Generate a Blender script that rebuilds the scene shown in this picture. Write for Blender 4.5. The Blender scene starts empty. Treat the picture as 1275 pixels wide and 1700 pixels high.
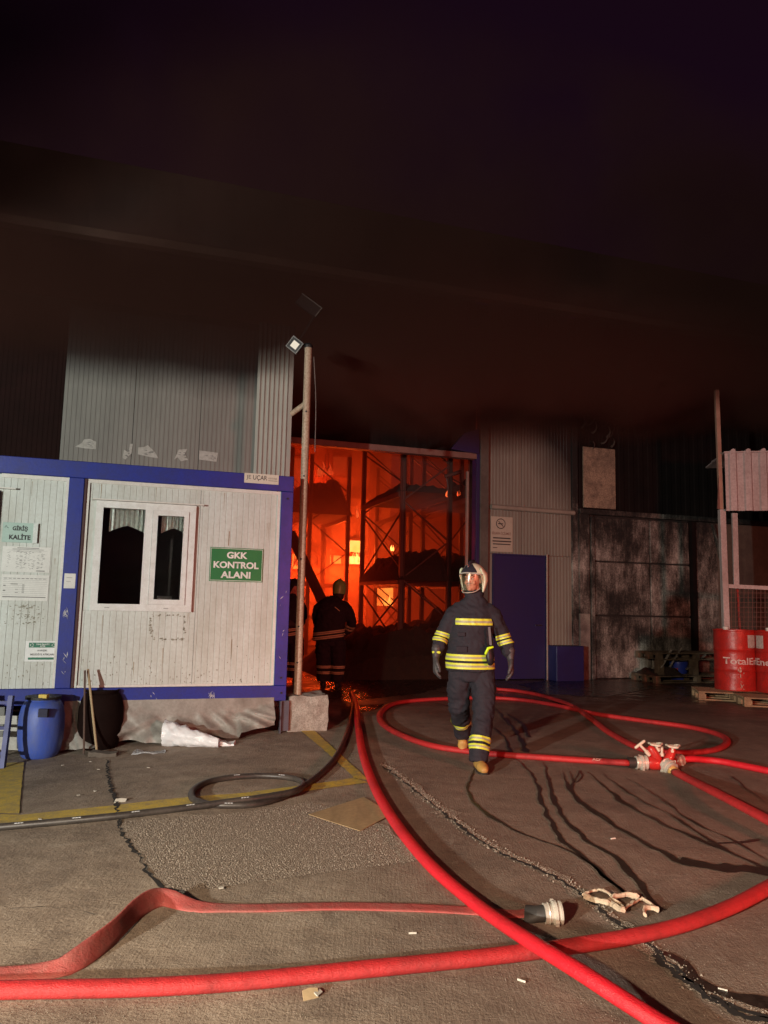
import bpy, bmesh, math, random
import numpy as np
from mathutils import Vector, Matrix, noise
from mathutils.bvhtree import BVHTree

random.seed(7)
S = bpy.context.scene
COL = S.collection
PI = math.pi

# ------------------------------------------------------------------ camera
PITCH, ROLL, FPX = math.radians(6.7), math.radians(1.3), 1250.0
EYE = Vector((0, 0, 1.53))
CR = Matrix.Rotation(PI/2 + PITCH, 3, 'X') @ Matrix.Rotation(ROLL, 3, 'Z')
cam_d = bpy.data.cameras.new('camera'); cam = bpy.data.objects.new('camera', cam_d); COL.objects.link(cam)
cam.matrix_world = Matrix.Translation(EYE) @ CR.to_4x4()
cam_d.sensor_fit = 'VERTICAL'; cam_d.sensor_height = 24.0; cam_d.lens = 24.0*FPX/1700
cam_d.clip_start = .05; cam_d.clip_end = 600
S.camera = cam

# ------------------------------------------------------------------ world and light (night)
w = bpy.data.worlds.new("World"); S.world = w; w.use_nodes = True
bg = w.node_tree.nodes['Background']; bg.inputs[0].default_value = (.58, .18, .50, 1); bg.inputs[1].default_value = .013
S.view_settings.view_transform = 'Standard'; S.view_settings.look = 'None'; S.view_settings.gamma = 1; S.view_settings.exposure = 0
def lamp(name, kind, loc, target, energy, color, size=.3, spot=None, blend=.3):
    d = bpy.data.lights.new(name, kind); d.energy = energy; d.color = color
    if kind == 'SPOT': d.spot_size = math.radians(spot); d.spot_blend = blend
    if kind == 'AREA': d.shape = 'DISK'; d.size = size
    else: d.shadow_soft_size = size
    o = bpy.data.objects.new(name, d); COL.objects.link(o); o.location = loc
    o.rotation_euler = (Vector(target) - Vector(loc)).to_track_quat('-Z', 'Y').to_euler()
    return o
# work flood of the fire engine, left behind the photographer, low over the ground
lamp('work_floodlight', 'SPOT', (-6.2, -4.2, 2.1), (-.3, 10.5, 1.6), 5300, (.98, 1, .92), .10, 66, .35)
# red beacon of the second engine, right behind the photographer
lamp('beacon_light', 'SPOT', (7.5, -3.2, 2.6), (4.7, 6.2, .6), 3600, (1, .16, .11), .45, 64, .8)
# warm unseen fill, added to brighten the near ground
lamp('ground_fill_light', 'SPOT', (-2.9, -2.4, 2.7), (.5, 3.9, -.9), 2900, (1, .76, .54), .10, 70, .9)

# ------------------------------------------------------------------ mapping pixels of the 1275x1700 photograph to places
def ray(px, py): return CR @ Vector(((px-637.5)/FPX, -(py-850)/FPX, -1))
def gz(x, y):
    t = -1.2 - x
    if t <= 0: return 0.0
    return -.062*(t if t > .6 else t*t/1.2+ (0 if t<0 else 0)) if t < .6 else -.062*(t-.3) if t < 5 else -.062*4.7
def G(px, py, lift=0):
    d = ray(px, py); z = 0
    for i in range(6):
        p = EYE + d*((z+lift-EYE.z)/d.z); z = gz(p.x, p.y)
    return Vector((p.x, p.y, z+lift))
TH = math.radians(18.0); U = Vector((math.cos(TH), math.sin(TH), 0)); N = Vector((-math.sin(TH), math.cos(TH), 0))
def on(px, py, P, dy=0):
    d = ray(px, py); P = Vector((P[0], P[1], 0)) + N*dy
    q = EYE + d*((P-EYE).dot(N)/d.dot(N)); return ((q-P).dot(U), q.z)
def depth_pt(px, py, D):
    d = ray(px, py); return EYE + d*(D/d.y)
CAB = (-1.037, 8.928); MAIN = (-1.8, 14.0); WING = (-1.94, 10.9)

# ------------------------------------------------------------------ materials
def ramp(nt, src, stops):
    r = nt.nodes.new('ShaderNodeValToRGB'); nt.links.new(src, r.inputs[0])
    e = r.color_ramp.elements
    while len(e) < len(stops): e.new(.5)
    for i, (p, c) in enumerate(stops):
        e[i].position = p; e[i].color = (*c, 1) if len(c) == 3 else c
    return r.outputs[0]
def nmath(nt, op, a, b=None, c=None):
    m = nt.nodes.new('ShaderNodeMath'); m.operation = op
    for i, v in enumerate((a, b, c)):
        if v is None: continue
        if isinstance(v, (int, float)): m.inputs[i].default_value = v
        else: nt.links.new(v, m.inputs[i])
    return m.outputs[0]
def nnoise(nt, vec, scale, detail=6, rough=.6, kind='n'):
    n = nt.nodes.new('ShaderNodeTexNoise' if kind == 'n' else 'ShaderNodeTexVoronoi')
    nt.links.new(vec, n.inputs['Vector']); n.inputs['Scale'].default_value = scale
    if kind == 'n':
        n.inputs['Detail'].default_value = detail; n.inputs['Roughness'].default_value = rough
        return n.outputs[0]
    return n.outputs[0]
def nmap(nt, vec, scale):
    m = nt.nodes.new('ShaderNodeMapping'); nt.links.new(vec, m.inputs[0]); m.inputs['Scale'].default_value = scale
    return m.outputs[0]
def nmix(nt, f, a, b):
    m = nt.nodes.new('ShaderNodeMix'); m.data_type = 'RGBA'
    if isinstance(f, (int, float)): m.inputs[0].default_value = f
    else: nt.links.new(f, m.inputs[0])
    for i, v in ((6, a), (7, b)):
        if isinstance(v, tuple): m.inputs[i].default_value = (*v, 1)
        else: nt.links.new(v, m.inputs[i])
    return m.outputs[2]
def newmat(name):
    m = bpy.data.materials.new(name); m.use_nodes = True
    nt = m.node_tree; b = nt.nodes['Principled BSDF']
    g = nt.nodes.new('ShaderNodeNewGeometry')
    return m, nt, b, g.outputs['Position']
def bump(nt, b, h, dist, strength=1):
    n = nt.nodes.new('ShaderNodeBump'); n.inputs['Distance'].default_value = dist; n.inputs['Strength'].default_value = strength
    nt.links.new(h, n.inputs['Height']); nt.links.new(n.outputs[0], b.inputs['Normal'])
_m = {}
def mat(name, col, rough=.6, metal=0, dirt=None, dscale=6, damt=.5, stretch=(1, 1, 1), bmp=0, bscale=40, spec=None, coat=0, fine=.12):
    """plain material with broad dirt patches, fine mottling and a little relief"""
    if name in _m: return _m[name]
    m, nt, b, pos = newmat(name)
    v = nmap(nt, pos, stretch)
    n1 = nnoise(nt, v, dscale, 8, .65); n2 = nnoise(nt, pos, dscale*9, 4)
    d = dirt if dirt else tuple(c*.45 for c in col)
    f = nmath(nt, 'MULTIPLY', ramp(nt, n1, [(.42, (0, 0, 0)), (.72, (1, 1, 1))]), damt)
    c = nmix(nt, f, col, d)
    c2 = nmix(nt, nmath(nt, 'MULTIPLY', ramp(nt, n2, [(.4, (0, 0, 0)), (.75, (1, 1, 1))]), fine*3), c, d)
    nt.links.new(c2, b.inputs['Base Color'])
    nt.links.new(nmath(nt, 'ADD', nmath(nt, 'MULTIPLY', n1, .25), rough-.12), b.inputs['Roughness'])
    b.inputs['Metallic'].default_value = metal
    if spec is not None: b.inputs['Specular IOR Level'].default_value = spec
    if coat: b.inputs['Coat Weight'].default_value = coat
    if bmp: bump(nt, b, nnoise(nt, v, bscale, 6), bmp)
    _m[name] = m; return m
def emis(name, col, strength, noise_scale=None, col2=None):
    m, nt, b, pos = newmat(name)
    b.inputs['Base Color'].default_value = (.02, .02, .02, 1)
    if noise_scale:
        c = ramp(nt, nnoise(nt, pos, noise_scale, 5), [(.35, col2), (.65, col)]); nt.links.new(c, b.inputs['Emission Color'])
    else: b.inputs['Emission Color'].default_value = (*col, 1)
    b.inputs['Emission Strength'].default_value = strength
    return m

# ------------------------------------------------------------------ mesh helpers
def frame(loc, rz=0): return Matrix.Translation(Vector(loc)) @ Matrix.Rotation(rz, 4, 'Z')
F_CAB = frame((*CAB, 0), TH); F_MAIN = frame((*MAIN, 0), TH); F_WING = frame((*WING, 0), TH)
ID = Matrix.Identity(4)
class MB:
    def __init__(s): s.v = []; s.f = []
    def add(s, vs, fs):
        k = len(s.v); s.v += [tuple(v) for v in vs]; s.f += [tuple(i+k for i in f) for f in fs]; return s
    def box(s, x0, x1, y0, y1, z0, z1, M=None):
        vs = [Vector((x, y, z)) for z in (z0, z1) for y in (y0, y1) for x in (x0, x1)]
        if M: vs = [M @ v for v in vs]
        return s.add(vs, [(0, 2, 3, 1), (4, 5, 7, 6), (0, 1, 5, 4), (2, 6, 7, 3), (0, 4, 6, 2), (1, 3, 7, 5)])
    def beam(s, a, b, w, h, up=(0, 0, 1)):
        a, b = Vector(a), Vector(b); d = (b-a).normalized(); up = Vector(up)
        if abs(d.dot(up)) > .98: up = Vector((0, 1, 0))
        x = d.cross(up).normalized()*w/2; y = d.cross(x).normalized()*h/2
        return s.add([a-x-y, a+x-y, a+x+y, a-x+y, b-x-y, b+x-y, b+x+y, b-x+y],
                     [(0, 1, 2, 3), (7, 6, 5, 4), (0, 4, 5, 1), (1, 5, 6, 2), (2, 6, 7, 3), (3, 7, 4, 0)])
    def loft(s, rings, cap=True, closed=True):
        n = len(rings[0]); k = len(s.v)
        for r in rings: s.v += [tuple(p) for p in r]
        for i in range(len(rings)-1):
            for j in range(n if closed else n-1):
                a = k+i*n+j; b = k+i*n+(j+1) % n; s.f.append((a, b, b+n, a+n))
        if cap and closed:
            s.f.append(tuple(k+j for j in reversed(range(n)))); s.f.append(tuple(k+(len(rings)-1)*n+j for j in range(n)))
        return s
    def tube(s, pts, rad, n=12, cap=True, ry=None, upv=None, roundcap=False):
        pts = [Vector(p) for p in pts]; m = len(pts)
        if not isinstance(rad, (list, tuple)): rad = [rad]*m
        if ry is None: ry = rad
        elif not isinstance(ry, (list, tuple)): ry = [ry]*m
        rings = []; px = None
        for i in range(m):
            d = (pts[min(i+1, m-1)] - pts[max(i-1, 0)]).normalized()
            if upv is not None: x = Vector(upv) - d*d.dot(Vector(upv))
            elif px is None: x = d.orthogonal()
            else: x = px - d*d.dot(px)
            x.normalize(); px = x; y = d.cross(x)
            def rg(c, a, b): return [c + x*math.cos(t)*a + y*math.sin(t)*b for t in [2*PI*j/n for j in range(n)]]
            if roundcap and i == 0:
                for q in (.95, .8, .5): rings.append(rg(pts[0]-d*rad[0]*math.sin(math.acos(1-q*q) if 0 else q*PI/2)*.9, rad[0]*math.cos(q*PI/2), ry[0]*math.cos(q*PI/2)))
            rings.append(rg(pts[i], rad[i], ry[i]))
            if roundcap and i == m-1:
                for q in (.5, .8, .95): rings.append(rg(pts[-1]+d*rad[-1]*math.sin(q*PI/2)*.9, rad[-1]*math.cos(q*PI/2), ry[-1]*math.cos(q*PI/2)))
        return s.loft(rings, cap)
    def lathe(s, prof, n=32, M=None, cap=True):
        rings = []
        for r, z in prof:
            rg = [Vector((r*math.cos(2*PI*j/n), r*math.sin(2*PI*j/n), z)) for j in range(n)]
            if M: rg = [M @ p for p in rg]
            rings.append(rg)
        return s.loft(rings, cap)
    def quad(s, *p): return s.add(p, [(0, 1, 2, 3)])
    def prism(s, poly, h, M=None):
        """polygon (x,y) list in ccw order extruded by h downward from z=0 to z=-h, transformed by M"""
        n = len(poly); vs = [Vector((x, y, 0)) for x, y in poly] + [Vector((x, y, -h)) for x, y in poly]
        if M: vs = [M @ v for v in vs]
        return s.add(vs, [tuple(range(n)), tuple(range(2*n-1, n-1, -1))] + [(i, i+n, (i+1) % n+n, (i+1) % n) for i in range(n)])
    def mesh(s, name): 
        me = bpy.data.meshes.new(name); me.from_pydata([tuple(v) for v in s.v], [], s.f); me.validate(); return me
    def build(s, name, m, parent=None, M=None, smooth=False, bevel=0, kind=None, label=None):
        """M maps local mesh coords to world; the object keeps M as its transform"""
        me = s.mesh(name); me.materials.append(m)
        bm = bmesh.new(); bm.from_mesh(me); bmesh.ops.recalc_face_normals(bm, faces=bm.faces)
        if bevel: bmesh.ops.bevel(bm, geom=bm.edges, offset=bevel, segments=1, affect='EDGES', clamp_overlap=True)
        bm.to_mesh(me); bm.free()
        return link(name, me, parent, M, smooth, kind, label)
def link(name, me, parent=None, M=None, smooth=False, kind=None, label=None):
    o = bpy.data.objects.new(name, me); COL.objects.link(o)
    if smooth:
        for p in me.polygons: p.use_smooth = True
        if smooth != 'all':
            try: me.set_sharp_from_angle(angle=math.radians(38))
            except Exception: pass
    if M is None: M = ID
    if parent is not None:
        o.parent = parent; o.matrix_parent_inverse = WM[parent.name].inverted()
    o.matrix_basis = M; WM[o.name] = M.copy()
    if kind: o['kind'] = kind
    if label: o['label'] = label
    return o
WM = {}
def thing(name, label, cat, loc=(0, 0, 0), rz=0, group=None, M=None):
    o = bpy.data.objects.new(name, None); COL.objects.link(o); o.empty_display_size = .2
    M = M if M is not None else frame(loc, rz); o.matrix_basis = M; WM[o.name] = M.copy()
    return tag(o, label, cat, group)
def tag(o, label, cat, group=None):
    o['label'] = label; o['category'] = cat
    if group: o['group'] = group
    return o
def struct(o): o['kind'] = 'structure'; return o
def tree_of(o): return [c for c in bpy.data.objects if c.parent == o]
def dup(o, M, label=None, parent=None):
    """copy a thing (or part) with its parts, moved to frame M"""
    c = o.copy(); COL.objects.link(c); WM[c.name] = M.copy()
    D = M @ WM[o.name].inverted()
    if parent is not None:
        c.parent = parent; c.matrix_parent_inverse = WM[parent.name].inverted()
    c.matrix_basis = M
    if label: c['label'] = label
    for ch in tree_of(o):
        dup(ch, D @ WM[ch.name], None, c)
    return c
def spline(pts, step=.05):
    """Catmull-Rom through pts, resampled"""
    P = [Vector(p) for p in pts]; P = [P[0]*2-P[1]] + P + [P[-1]*2-P[-2]]; out = []
    for i in range(1, len(P)-2):
        a, b, c, d = P[i-1:i+3]; n = max(2, int((c-b).length/step))
        for k in range(n):
            t = k/n; out.append(.5*((2*b) + (c-a)*t + (2*a-5*b+4*c-d)*t*t + (3*b-a-3*c+d)*t**3))
    out.append(P[-2]); return out
def text_mesh(body, w, h, depth=.0015, bold=0.0):
    cu = bpy.data.curves.new('t', 'FONT'); cu.body = body; cu.size = 1; cu.align_x = 'LEFT'; cu.offset = bold; cu.resolution_u = 3
    cu.fill_mode = 'FRONT'
    o = bpy.data.objects.new('t', cu); COL.objects.link(o); dg = bpy.context.evaluated_depsgraph_get()
    me = bpy.data.meshes.new_from_object(o.evaluated_get(dg)); bpy.data.objects.remove(o)
    xs = [v.co.x for v in me.vertices]; ys = [v.co.y for v in me.vertices]
    x0, x1, y0, y1 = min(xs), max(xs), min(ys), max(ys); sx = w/(x1-x0); sy = h/(y1-y0)
    for v in me.vertices: v.co = Vector(((v.co.x-x0)*sx, -depth, (v.co.y-y0)*sy))
    return me
def lettering(body, s0, s1, z0, z1, y, m, parent, F, bold=.02, name='lettering'):
    me = text_mesh(body, s1-s0, z1-z0, 0, bold); me.materials.append(m)
    for v in me.vertices: v.co += Vector((s0, y, z0))
    return link(name, me, parent, F)
def ribbon(pts, widths, z=.004, jitter=0):
    """flat ragged strip on the ground following pts"""
    mb = MB(); L = []; 
    for i, p in enumerate(pts):
        d = (pts[min(i+1, len(pts)-1)] - pts[max(i-1, 0)]); d.z = 0; d.normalize(); s = Vector((-d.y, d.x, 0))
        w_ = widths[i] if isinstance(widths, list) else widths
        a = w_*(.5+jitter*random.uniform(-.5, .5)); b = w_*(.5+jitter*random.uniform(-.5, .5))
        q, r = p+s*a, p-s*b; L.append([Vector((q.x, q.y, gz(q.x, q.y)+z)), Vector((r.x, r.y, gz(r.x, r.y)+z))])
    return mb.loft(L, cap=False, closed=False)

# ================================================================== GROUND
def ground_material():
    m, nt, b, pos = newmat('yard_concrete')
    sx = nt.nodes.new('ShaderNodeSeparateXYZ'); nt.links.new(pos, sx.inputs[0]); X, Y = sx.outputs[0], sx.outputs[1]
    n_big = nnoise(nt, pos, .55, 6, .6); n_mid = nnoise(nt, pos, 3.2, 8, .7); n_fine = nnoise(nt, pos, 60, 5, .7); grit = nnoise(nt, pos, 210, 3, .8)
    c = ramp(nt, n_mid, [(.25, (.17, .12, .085)), (.42, (.27, .205, .15)), (.58, (.35, .275, .205)), (.75, (.45, .36, .28))])
    c = nmix(nt, nmath(nt, 'MULTIPLY', ramp(nt, n_big, [(.45, (0, 0, 0)), (.62, (1, 1, 1))]), .35), c, (.150, .100, .070))
    c = nmix(nt, nmath(nt, 'MULTIPLY', ramp(nt, grit, [(.50, (0, 0, 0)), (.68, (1, 1, 1))]), .55), c, (.42, .36, .29))
    c = nmix(nt, nmath(nt, 'MULTIPLY', ramp(nt, n_fine, [(.50, (0, 0, 0)), (.68, (1, 1, 1))]), .5), c, (.085, .060, .044))
    # soaked and sooty towards the burning hall
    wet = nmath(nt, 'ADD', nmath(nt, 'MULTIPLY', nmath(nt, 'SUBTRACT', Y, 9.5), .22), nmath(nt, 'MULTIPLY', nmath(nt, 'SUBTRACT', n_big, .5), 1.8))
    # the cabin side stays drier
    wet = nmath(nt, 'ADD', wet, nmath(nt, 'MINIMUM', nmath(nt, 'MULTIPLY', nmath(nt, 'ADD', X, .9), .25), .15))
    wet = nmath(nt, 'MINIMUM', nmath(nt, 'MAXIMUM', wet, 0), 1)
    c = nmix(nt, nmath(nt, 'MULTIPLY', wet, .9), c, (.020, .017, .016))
    right = nmath(nt, 'MINIMUM', nmath(nt, 'MAXIMUM', nmath(nt, 'MULTIPLY', nmath(nt, 'SUBTRACT', X, -.2), .7), 0), .42)  # red beacon tint painted into the right side of the ground
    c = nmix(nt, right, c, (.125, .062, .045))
    blot = nnoise(nt, nmap(nt, pos, (1, .8, 1)), 1.5, 9, .75)
    c = nmix(nt, nmath(nt, 'MULTIPLY', ramp(nt, blot, [(.50, (0, 0, 0)), (.60, (1, 1, 1))]), .34), c, (.085, .060, .046))
    c = nmix(nt, nmath(nt, 'MULTIPLY', ramp(nt, nnoise(nt, pos, 7, 8, .75), [(.56, (0, 0, 0)), (.66, (1, 1, 1))]), .35), c, (.40, .34, .28))
    nt.links.new(c, b.inputs['Base Color'])
    pud = nmath(nt, 'MULTIPLY', wet, nmath(nt, 'ADD', .55, nmath(nt, 'MULTIPLY', ramp(nt, n_mid, [(.42, (0, 0, 0)), (.6, (1, 1, 1))]), .45)))
    nt.links.new(nmath(nt, 'SUBTRACT', .86, nmath(nt, 'MULTIPLY', pud, .70)), b.inputs['Roughness'])
    # broomed finish: fine ridges running away from the viewer
    broom = nnoise(nt, nmap(nt, pos, (1, .07, 1)), 95, 3, .5)
    h = nmath(nt, 'ADD', nmath(nt, 'ADD', nmath(nt, 'MULTIPLY', broom, .55), nmath(nt, 'MULTIPLY', n_fine, 1.3)), nmath(nt, 'MULTIPLY', n_mid, 4))
    h = nmath(nt, 'MULTIPLY', h, nmath(nt, 'SUBTRACT', 1, nmath(nt, 'MULTIPLY', wet, .75)))
    bump(nt, b, h, .0045)
    return m
def build_ground():
    xs = sorted(set([-160, -60, -20, -10] + [round(-7+i*.2, 3) for i in range(100)] + [16, 25, 60, 160]))
    ys = sorted(set([-160, -40, -10, -4] + [round(-1+i*.25, 3) for i in range(80)] + [22, 30, 60, 400]))
    vs = [(x, y, gz(x, y)) for y in ys for x in xs]; n = len(xs)
    fs = [(j*n+i, j*n+i+1, (j+1)*n+i+1, (j+1)*n+i) for j in range(len(ys)-1) for i in range(n-1)]
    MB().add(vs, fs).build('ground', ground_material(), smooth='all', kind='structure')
build_ground()

def agg_material():
    m, nt, b, pos = newmat('worn_aggregate')
    v = nnoise(nt, pos, 105, kind='v'); n = nnoise(nt, pos, 90, 6, .75)
    c = ramp(nt, n, [(.3, (.17, .125, .09)), (.5, (.34, .265, .20)), (.72, (.55, .46, .37))])
    c = nmix(nt, ramp(nt, v, [(.45, (0, 0, 0)), (.8, (.75, .75, .75))]), c, (.09, .065, .05))
    nt.links.new(c, b.inputs['Base Color']); b.inputs['Roughness'].default_value = .85
    bump(nt, b, nmath(nt, 'ADD', nmath(nt, 'MULTIPLY', v, -1.0), nmath(nt, 'MULTIPLY', n, .9)), .007)
    return m
AGG = agg_material()
def ragged(poly_px, z=.004, amp=.02, step=.04):
    P = [G(*p) for p in poly_px]; out = []
    for i in range(len(P)):
        a, b = P[i], P[(i+1) % len(P)]; n = max(1, int((b-a).length/step))
        for k in range(n):
            q = a.lerp(b, k/n); r = noise.noise(q*9)*amp + noise.noise(q*31)*amp*.6
            out.append(Vector((q.x+r, q.y+r*.7, 0)))
    return [Vector((q.x, q.y, gz(q.x, q.y)+z)) for q in out]
pts = ragged([(196, 1366), (380, 1352), (520, 1332), (640, 1372), (705, 1428), (600, 1442), (480, 1458), (292, 1484), (258, 1462), (232, 1420), (205, 1395)], amp=.03)
me = bpy.data.meshes.new('p'); bm = bmesh.new(); f = bm.faces.new([bm.verts.new(p) for p in pts]); bmesh.ops.triangulate(bm, faces=[f]); bm.normal_update(); bm.to_mesh(me); bm.free()
for p in me.polygons:
    pass
me.materials.append(AGG); o = link('worn_patch', me, kind='structure')
# loose grit on the worn patch: real stones
mb = MB(); x0, x1, y0, y1 = min(p.x for p in pts), max(p.x for p in pts), min(p.y for p in pts), max(p.y for p in pts)
def inside(q, P):
    c = False
    for i in range(len(P)):
        a, b = P[i], P[i-1]
        if (a.y > q.y) != (b.y > q.y) and q.x < (b.x-a.x)*(q.y-a.y)/(b.y-a.y)+a.x: c = not c
    return c
def stone(mb, q, r):
    a = [Vector((random.uniform(.7, 1.2)*r*math.cos(t), random.uniform(.7, 1.2)*r*math.sin(t), 0)) for t in (0.3, 1.9, 3.4, 5)]
    top = Vector((random.uniform(-.2, .2)*r, random.uniform(-.2, .2)*r, r*random.uniform(.5, .9)))
    mb.add([q+p for p in a]+[q+top], [(0, 1, 4), (1, 2, 4), (2, 3, 4), (3, 0, 4)])
k = 0
while k < 6500:
    q = Vector((random.uniform(x0, x1), random.uniform(y0, y1), 0))
    if inside(q, pts):
        q.z = gz(q.x, q.y)+.003; stone(mb, q, random.uniform(.003, .0075)); k += 1
mb.build('gravel', mat('grit_stone', (.30, .25, .20), .85, dirt=(.12, .10, .08), dscale=60, damt=.9), kind='stuff')
bpy.data.objects['gravel']['label'] = 'loose grit and exposed aggregate on the worn concrete patch'; bpy.data.objects['gravel']['category'] = 'gravel'
# grit scattered over the whole yard
mb = MB()
for i in range(2600):
    q = G(random.uniform(-30, 1300), 1280+420*random.random()**.7); q.z += .001; stone(mb, q, random.uniform(.0012, .0036))
mb.build('grit', mat('grit_stone2', (.26, .21, .165), .85, dirt=(.1, .08, .06), dscale=50, damt=.9), kind='stuff')
bpy.data.objects['grit']['label'] = 'fine grit scattered over the concrete yard'; bpy.data.objects['grit']['category'] = 'grit'

YEL = mat('yellow_road_paint', (.66, .46, .04), .7, dirt=(.24, .19, .12), dscale=9, damt=.75, bmp=.002, bscale=60, fine=.25)
def paint(name, poly): 
    P = [G(*p) for p in poly]; P2 = ragged(poly, z=.006, amp=.006, step=.08)
    me = bpy.data.meshes.new(name); bm = bmesh.new(); f = bm.faces.new([bm.verts.new(p) for p in P2]); bmesh.ops.triangulate(bm, faces=[f])
    for f in bm.faces:
        if f.normal.z < 0: f.normal_flip()
    bm.to_mesh(me); bm.free(); me.materials.append(YEL); link(name, me, kind='structure')
paint('painted_line', [(0, 1353), (35, 1354), (200, 1337), (400, 1318), (560, 1297), (588, 1292), (612, 1300), (560, 1307), (400, 1330), (200, 1352), (0, 1371)])
paint('painted_line', [(2, 1268), (40, 1266), (31, 1352), (-10, 1351), (-30, 1330)])
paint('painted_line', [(497, 1212), (520, 1212), (612, 1296), (590, 1294), (545, 1252)])

DARK = mat('crack_dark', (.018, .014, .012), .95)
def crack(pp, w=.012, name='crack', jit=1.4, m=DARK, step=.03, z=.0075, wob=.018):
    P = spline([G(*p) for p in pp], step)
    P = [p + Vector((noise.noise(p*14)*wob, noise.noise(p*14+Vector((9, 3, 1)))*wob, 0)) for p in P]
    W = [w*(.4+.9*abs(noise.noise(p*8))+.35) for p in P]
    return ribbon(P, W, z, jit).build(name, m, kind='structure')
crack([(177, 1262), (180, 1290), (187, 1320), (196, 1352), (200, 1380), (222, 1412), (240, 1442), (262, 1468), (292, 1483)], .02)
crack([(160, 1520), (90, 1508), (0, 1512)], .003)
# slab joint with a crumbled pale lip, running from the hoses to the lower right corner
JP = [(640, 1270), (672, 1292), (705, 1318), (745, 1350), (790, 1385), (840, 1415), (900, 1442), (950, 1468), (1010, 1515), (1060, 1552), (1110, 1590), (1170, 1640), (1230, 1672), (1290, 1690)]
P = spline([G(*p) for p in JP], .05)
ribbon([p+Vector((-.03, .02, 0)) for p in P], [.13*(.3+abs(noise.noise(p*3)))+.02 for p in P], .004, .8).build('joint_mortar', AGG, kind='structure')
crack([(a-5, b+4) for a, b in JP], .022, 'slab_joint')
crack([(1085, 1585), (1130, 1625), (1180, 1660), (1240, 1690), (1275, 1695)], .035, 'slab_joint', .7, step=.012)
mb = MB()
for i in range(1500):
    q = random.choice(P).copy(); q.x += random.gauss(-.02, .025); q.y += random.gauss(.01, .025); q.z = .002; stone(mb, q, random.uniform(.003, .011))
mb.build('joint_gravel', mat('grit_stone'  , (.3, .25, .2)), kind='stuff'); tag(bpy.data.objects['joint_gravel'], 'crumbled gravel along the open slab joint', 'gravel')
# water trickles running out of the hose
m, nt, b, pos = newmat('wet_concrete'); nt.links.new(ramp(nt, nnoise(nt, pos, 30, 5), [(.3, (.018, .013, .010)), (.7, (.045, .033, .026))]), b.inputs['Base Color']); b.inputs['Roughness'].default_value = .34
bump(nt, b, nnoise(nt, pos, 80, 4), .003); WET = m
def trickle(pp, w=.035, z=.005, taper=True):
    P = spline([G(*p) for p in pp], .05)
    P = [p + Vector((noise.noise(p*5)*.025, noise.noise(p*5+Vector((9, 3, 1)))*.025, 0)) for p in P]
    n = len(P); W = [w*(.75+.6*noise.noise(p*4))*(min(1, .25+i/n*2) if taper else 1) for i, p in enumerate(P)]
    ribbon(P, W, z, .35).build('water_trickle', WET, kind='structure')
trickle([(793, 1275), (780, 1297), (776, 1312), (800, 1345), (850, 1378), (905, 1398), (960, 1422), (1000, 1452), (1035, 1482)])
trickle([(855, 1258), (885, 1290), (900, 1330), (925, 1385), (970, 1425), (1010, 1460), (1035, 1484)], .04)
trickle([(902, 1265), (912, 1300), (925, 1340), (960, 1385), (1020, 1425), (1055, 1460), (1075, 1488), (1100, 1512)], .045)
trickle([(935, 1283), (942, 1305), (960, 1330), (1000, 1360), (1045, 1385), (1085, 1410), (1120, 1430), (1150, 1440)], .035)
trickle([(962, 1282), (950, 1310), (965, 1332), (1000, 1355), (1030, 1378), (1090, 1410), (1140, 1436), (1200, 1445)], .04, .0055)
trickle([(945, 1280), (955, 1300), (966, 1290), (962, 1280)], .02, .0058)
trickle([(975, 1282), (1005, 1308), (1045, 1340), (1100, 1368), (1165, 1398), (1210, 1415), (1260, 1438), (1290, 1446)], .045)
trickle([(1000, 1285), (1050, 1322), (1110, 1352), (1160, 1385), (1210, 1415)], .03, .0055)
trickle([(1040, 1292), (1090, 1322), (1150, 1365), (1215, 1395), (1270, 1428)], .028)
trickle([(1130, 1430), (1180, 1440), (1225, 1443), (1290, 1450)], .17, .0062, False)
trickle([(1165, 1402), (1210, 1402), (1260, 1395)], .035, .0068)
trickle([(1275, 1336), (1240, 1310), (1215, 1290)], .02)
trickle([(700, 1165), (735, 1170), (770, 1180)], .05)
trickle([(815, 1172), (840, 1195), (860, 1220), (875, 1250)], .06)
trickle([(840, 1185), (865, 1200), (878, 1225)], .05, .0056)
trickle([(815, 1205), (838, 1225), (848, 1250)], .03)
trickle([(1090, 1580), (1130, 1600), (1150, 1625), (1200, 1652), (1290, 1668)], .10, .0058)

# standing water at the hall threshold
m, nt, b, pos = newmat('puddle_water'); b.inputs['Base Color'].default_value = (.012, .010, .010, 1); b.inputs['Specular IOR Level'].default_value = .8
nt.links.new(ramp(nt, nnoise(nt, pos, 5, 5), [(.4, (.05, .05, .05)), (.65, (.30, .30, .30))]), b.inputs['Roughness']); bump(nt, b, nnoise(nt, nmap(nt, pos, (1, 2.2, 1)), 3.5, 5, .65), .035); PUD = m
def puddle(poly, amp=.12):
    P2 = ragged(poly, z=.0045, amp=amp, step=.08); me = bpy.data.meshes.new('puddle'); bm = bmesh.new(); f = bm.faces.new([bm.verts.new(p) for p in P2]); bmesh.ops.triangulate(bm, faces=[f])
    for f in bm.faces:
        if f.normal.z < 0: f.normal_flip()
    bm.to_mesh(me); bm.free(); me.materials.append(PUD); link('puddle', me, kind='structure')
puddle([(520, 1128), (640, 1112), (760, 1122), (740, 1140), (690, 1152), (620, 1160), (575, 1166), (560, 1150)])
puddle([(860, 1136), (930, 1128), (1060, 1132), (1090, 1142), (1000, 1158), (900, 1152)])
puddle([(596, 1172), (640, 1168), (625, 1178), (598, 1184)], .04)

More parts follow.
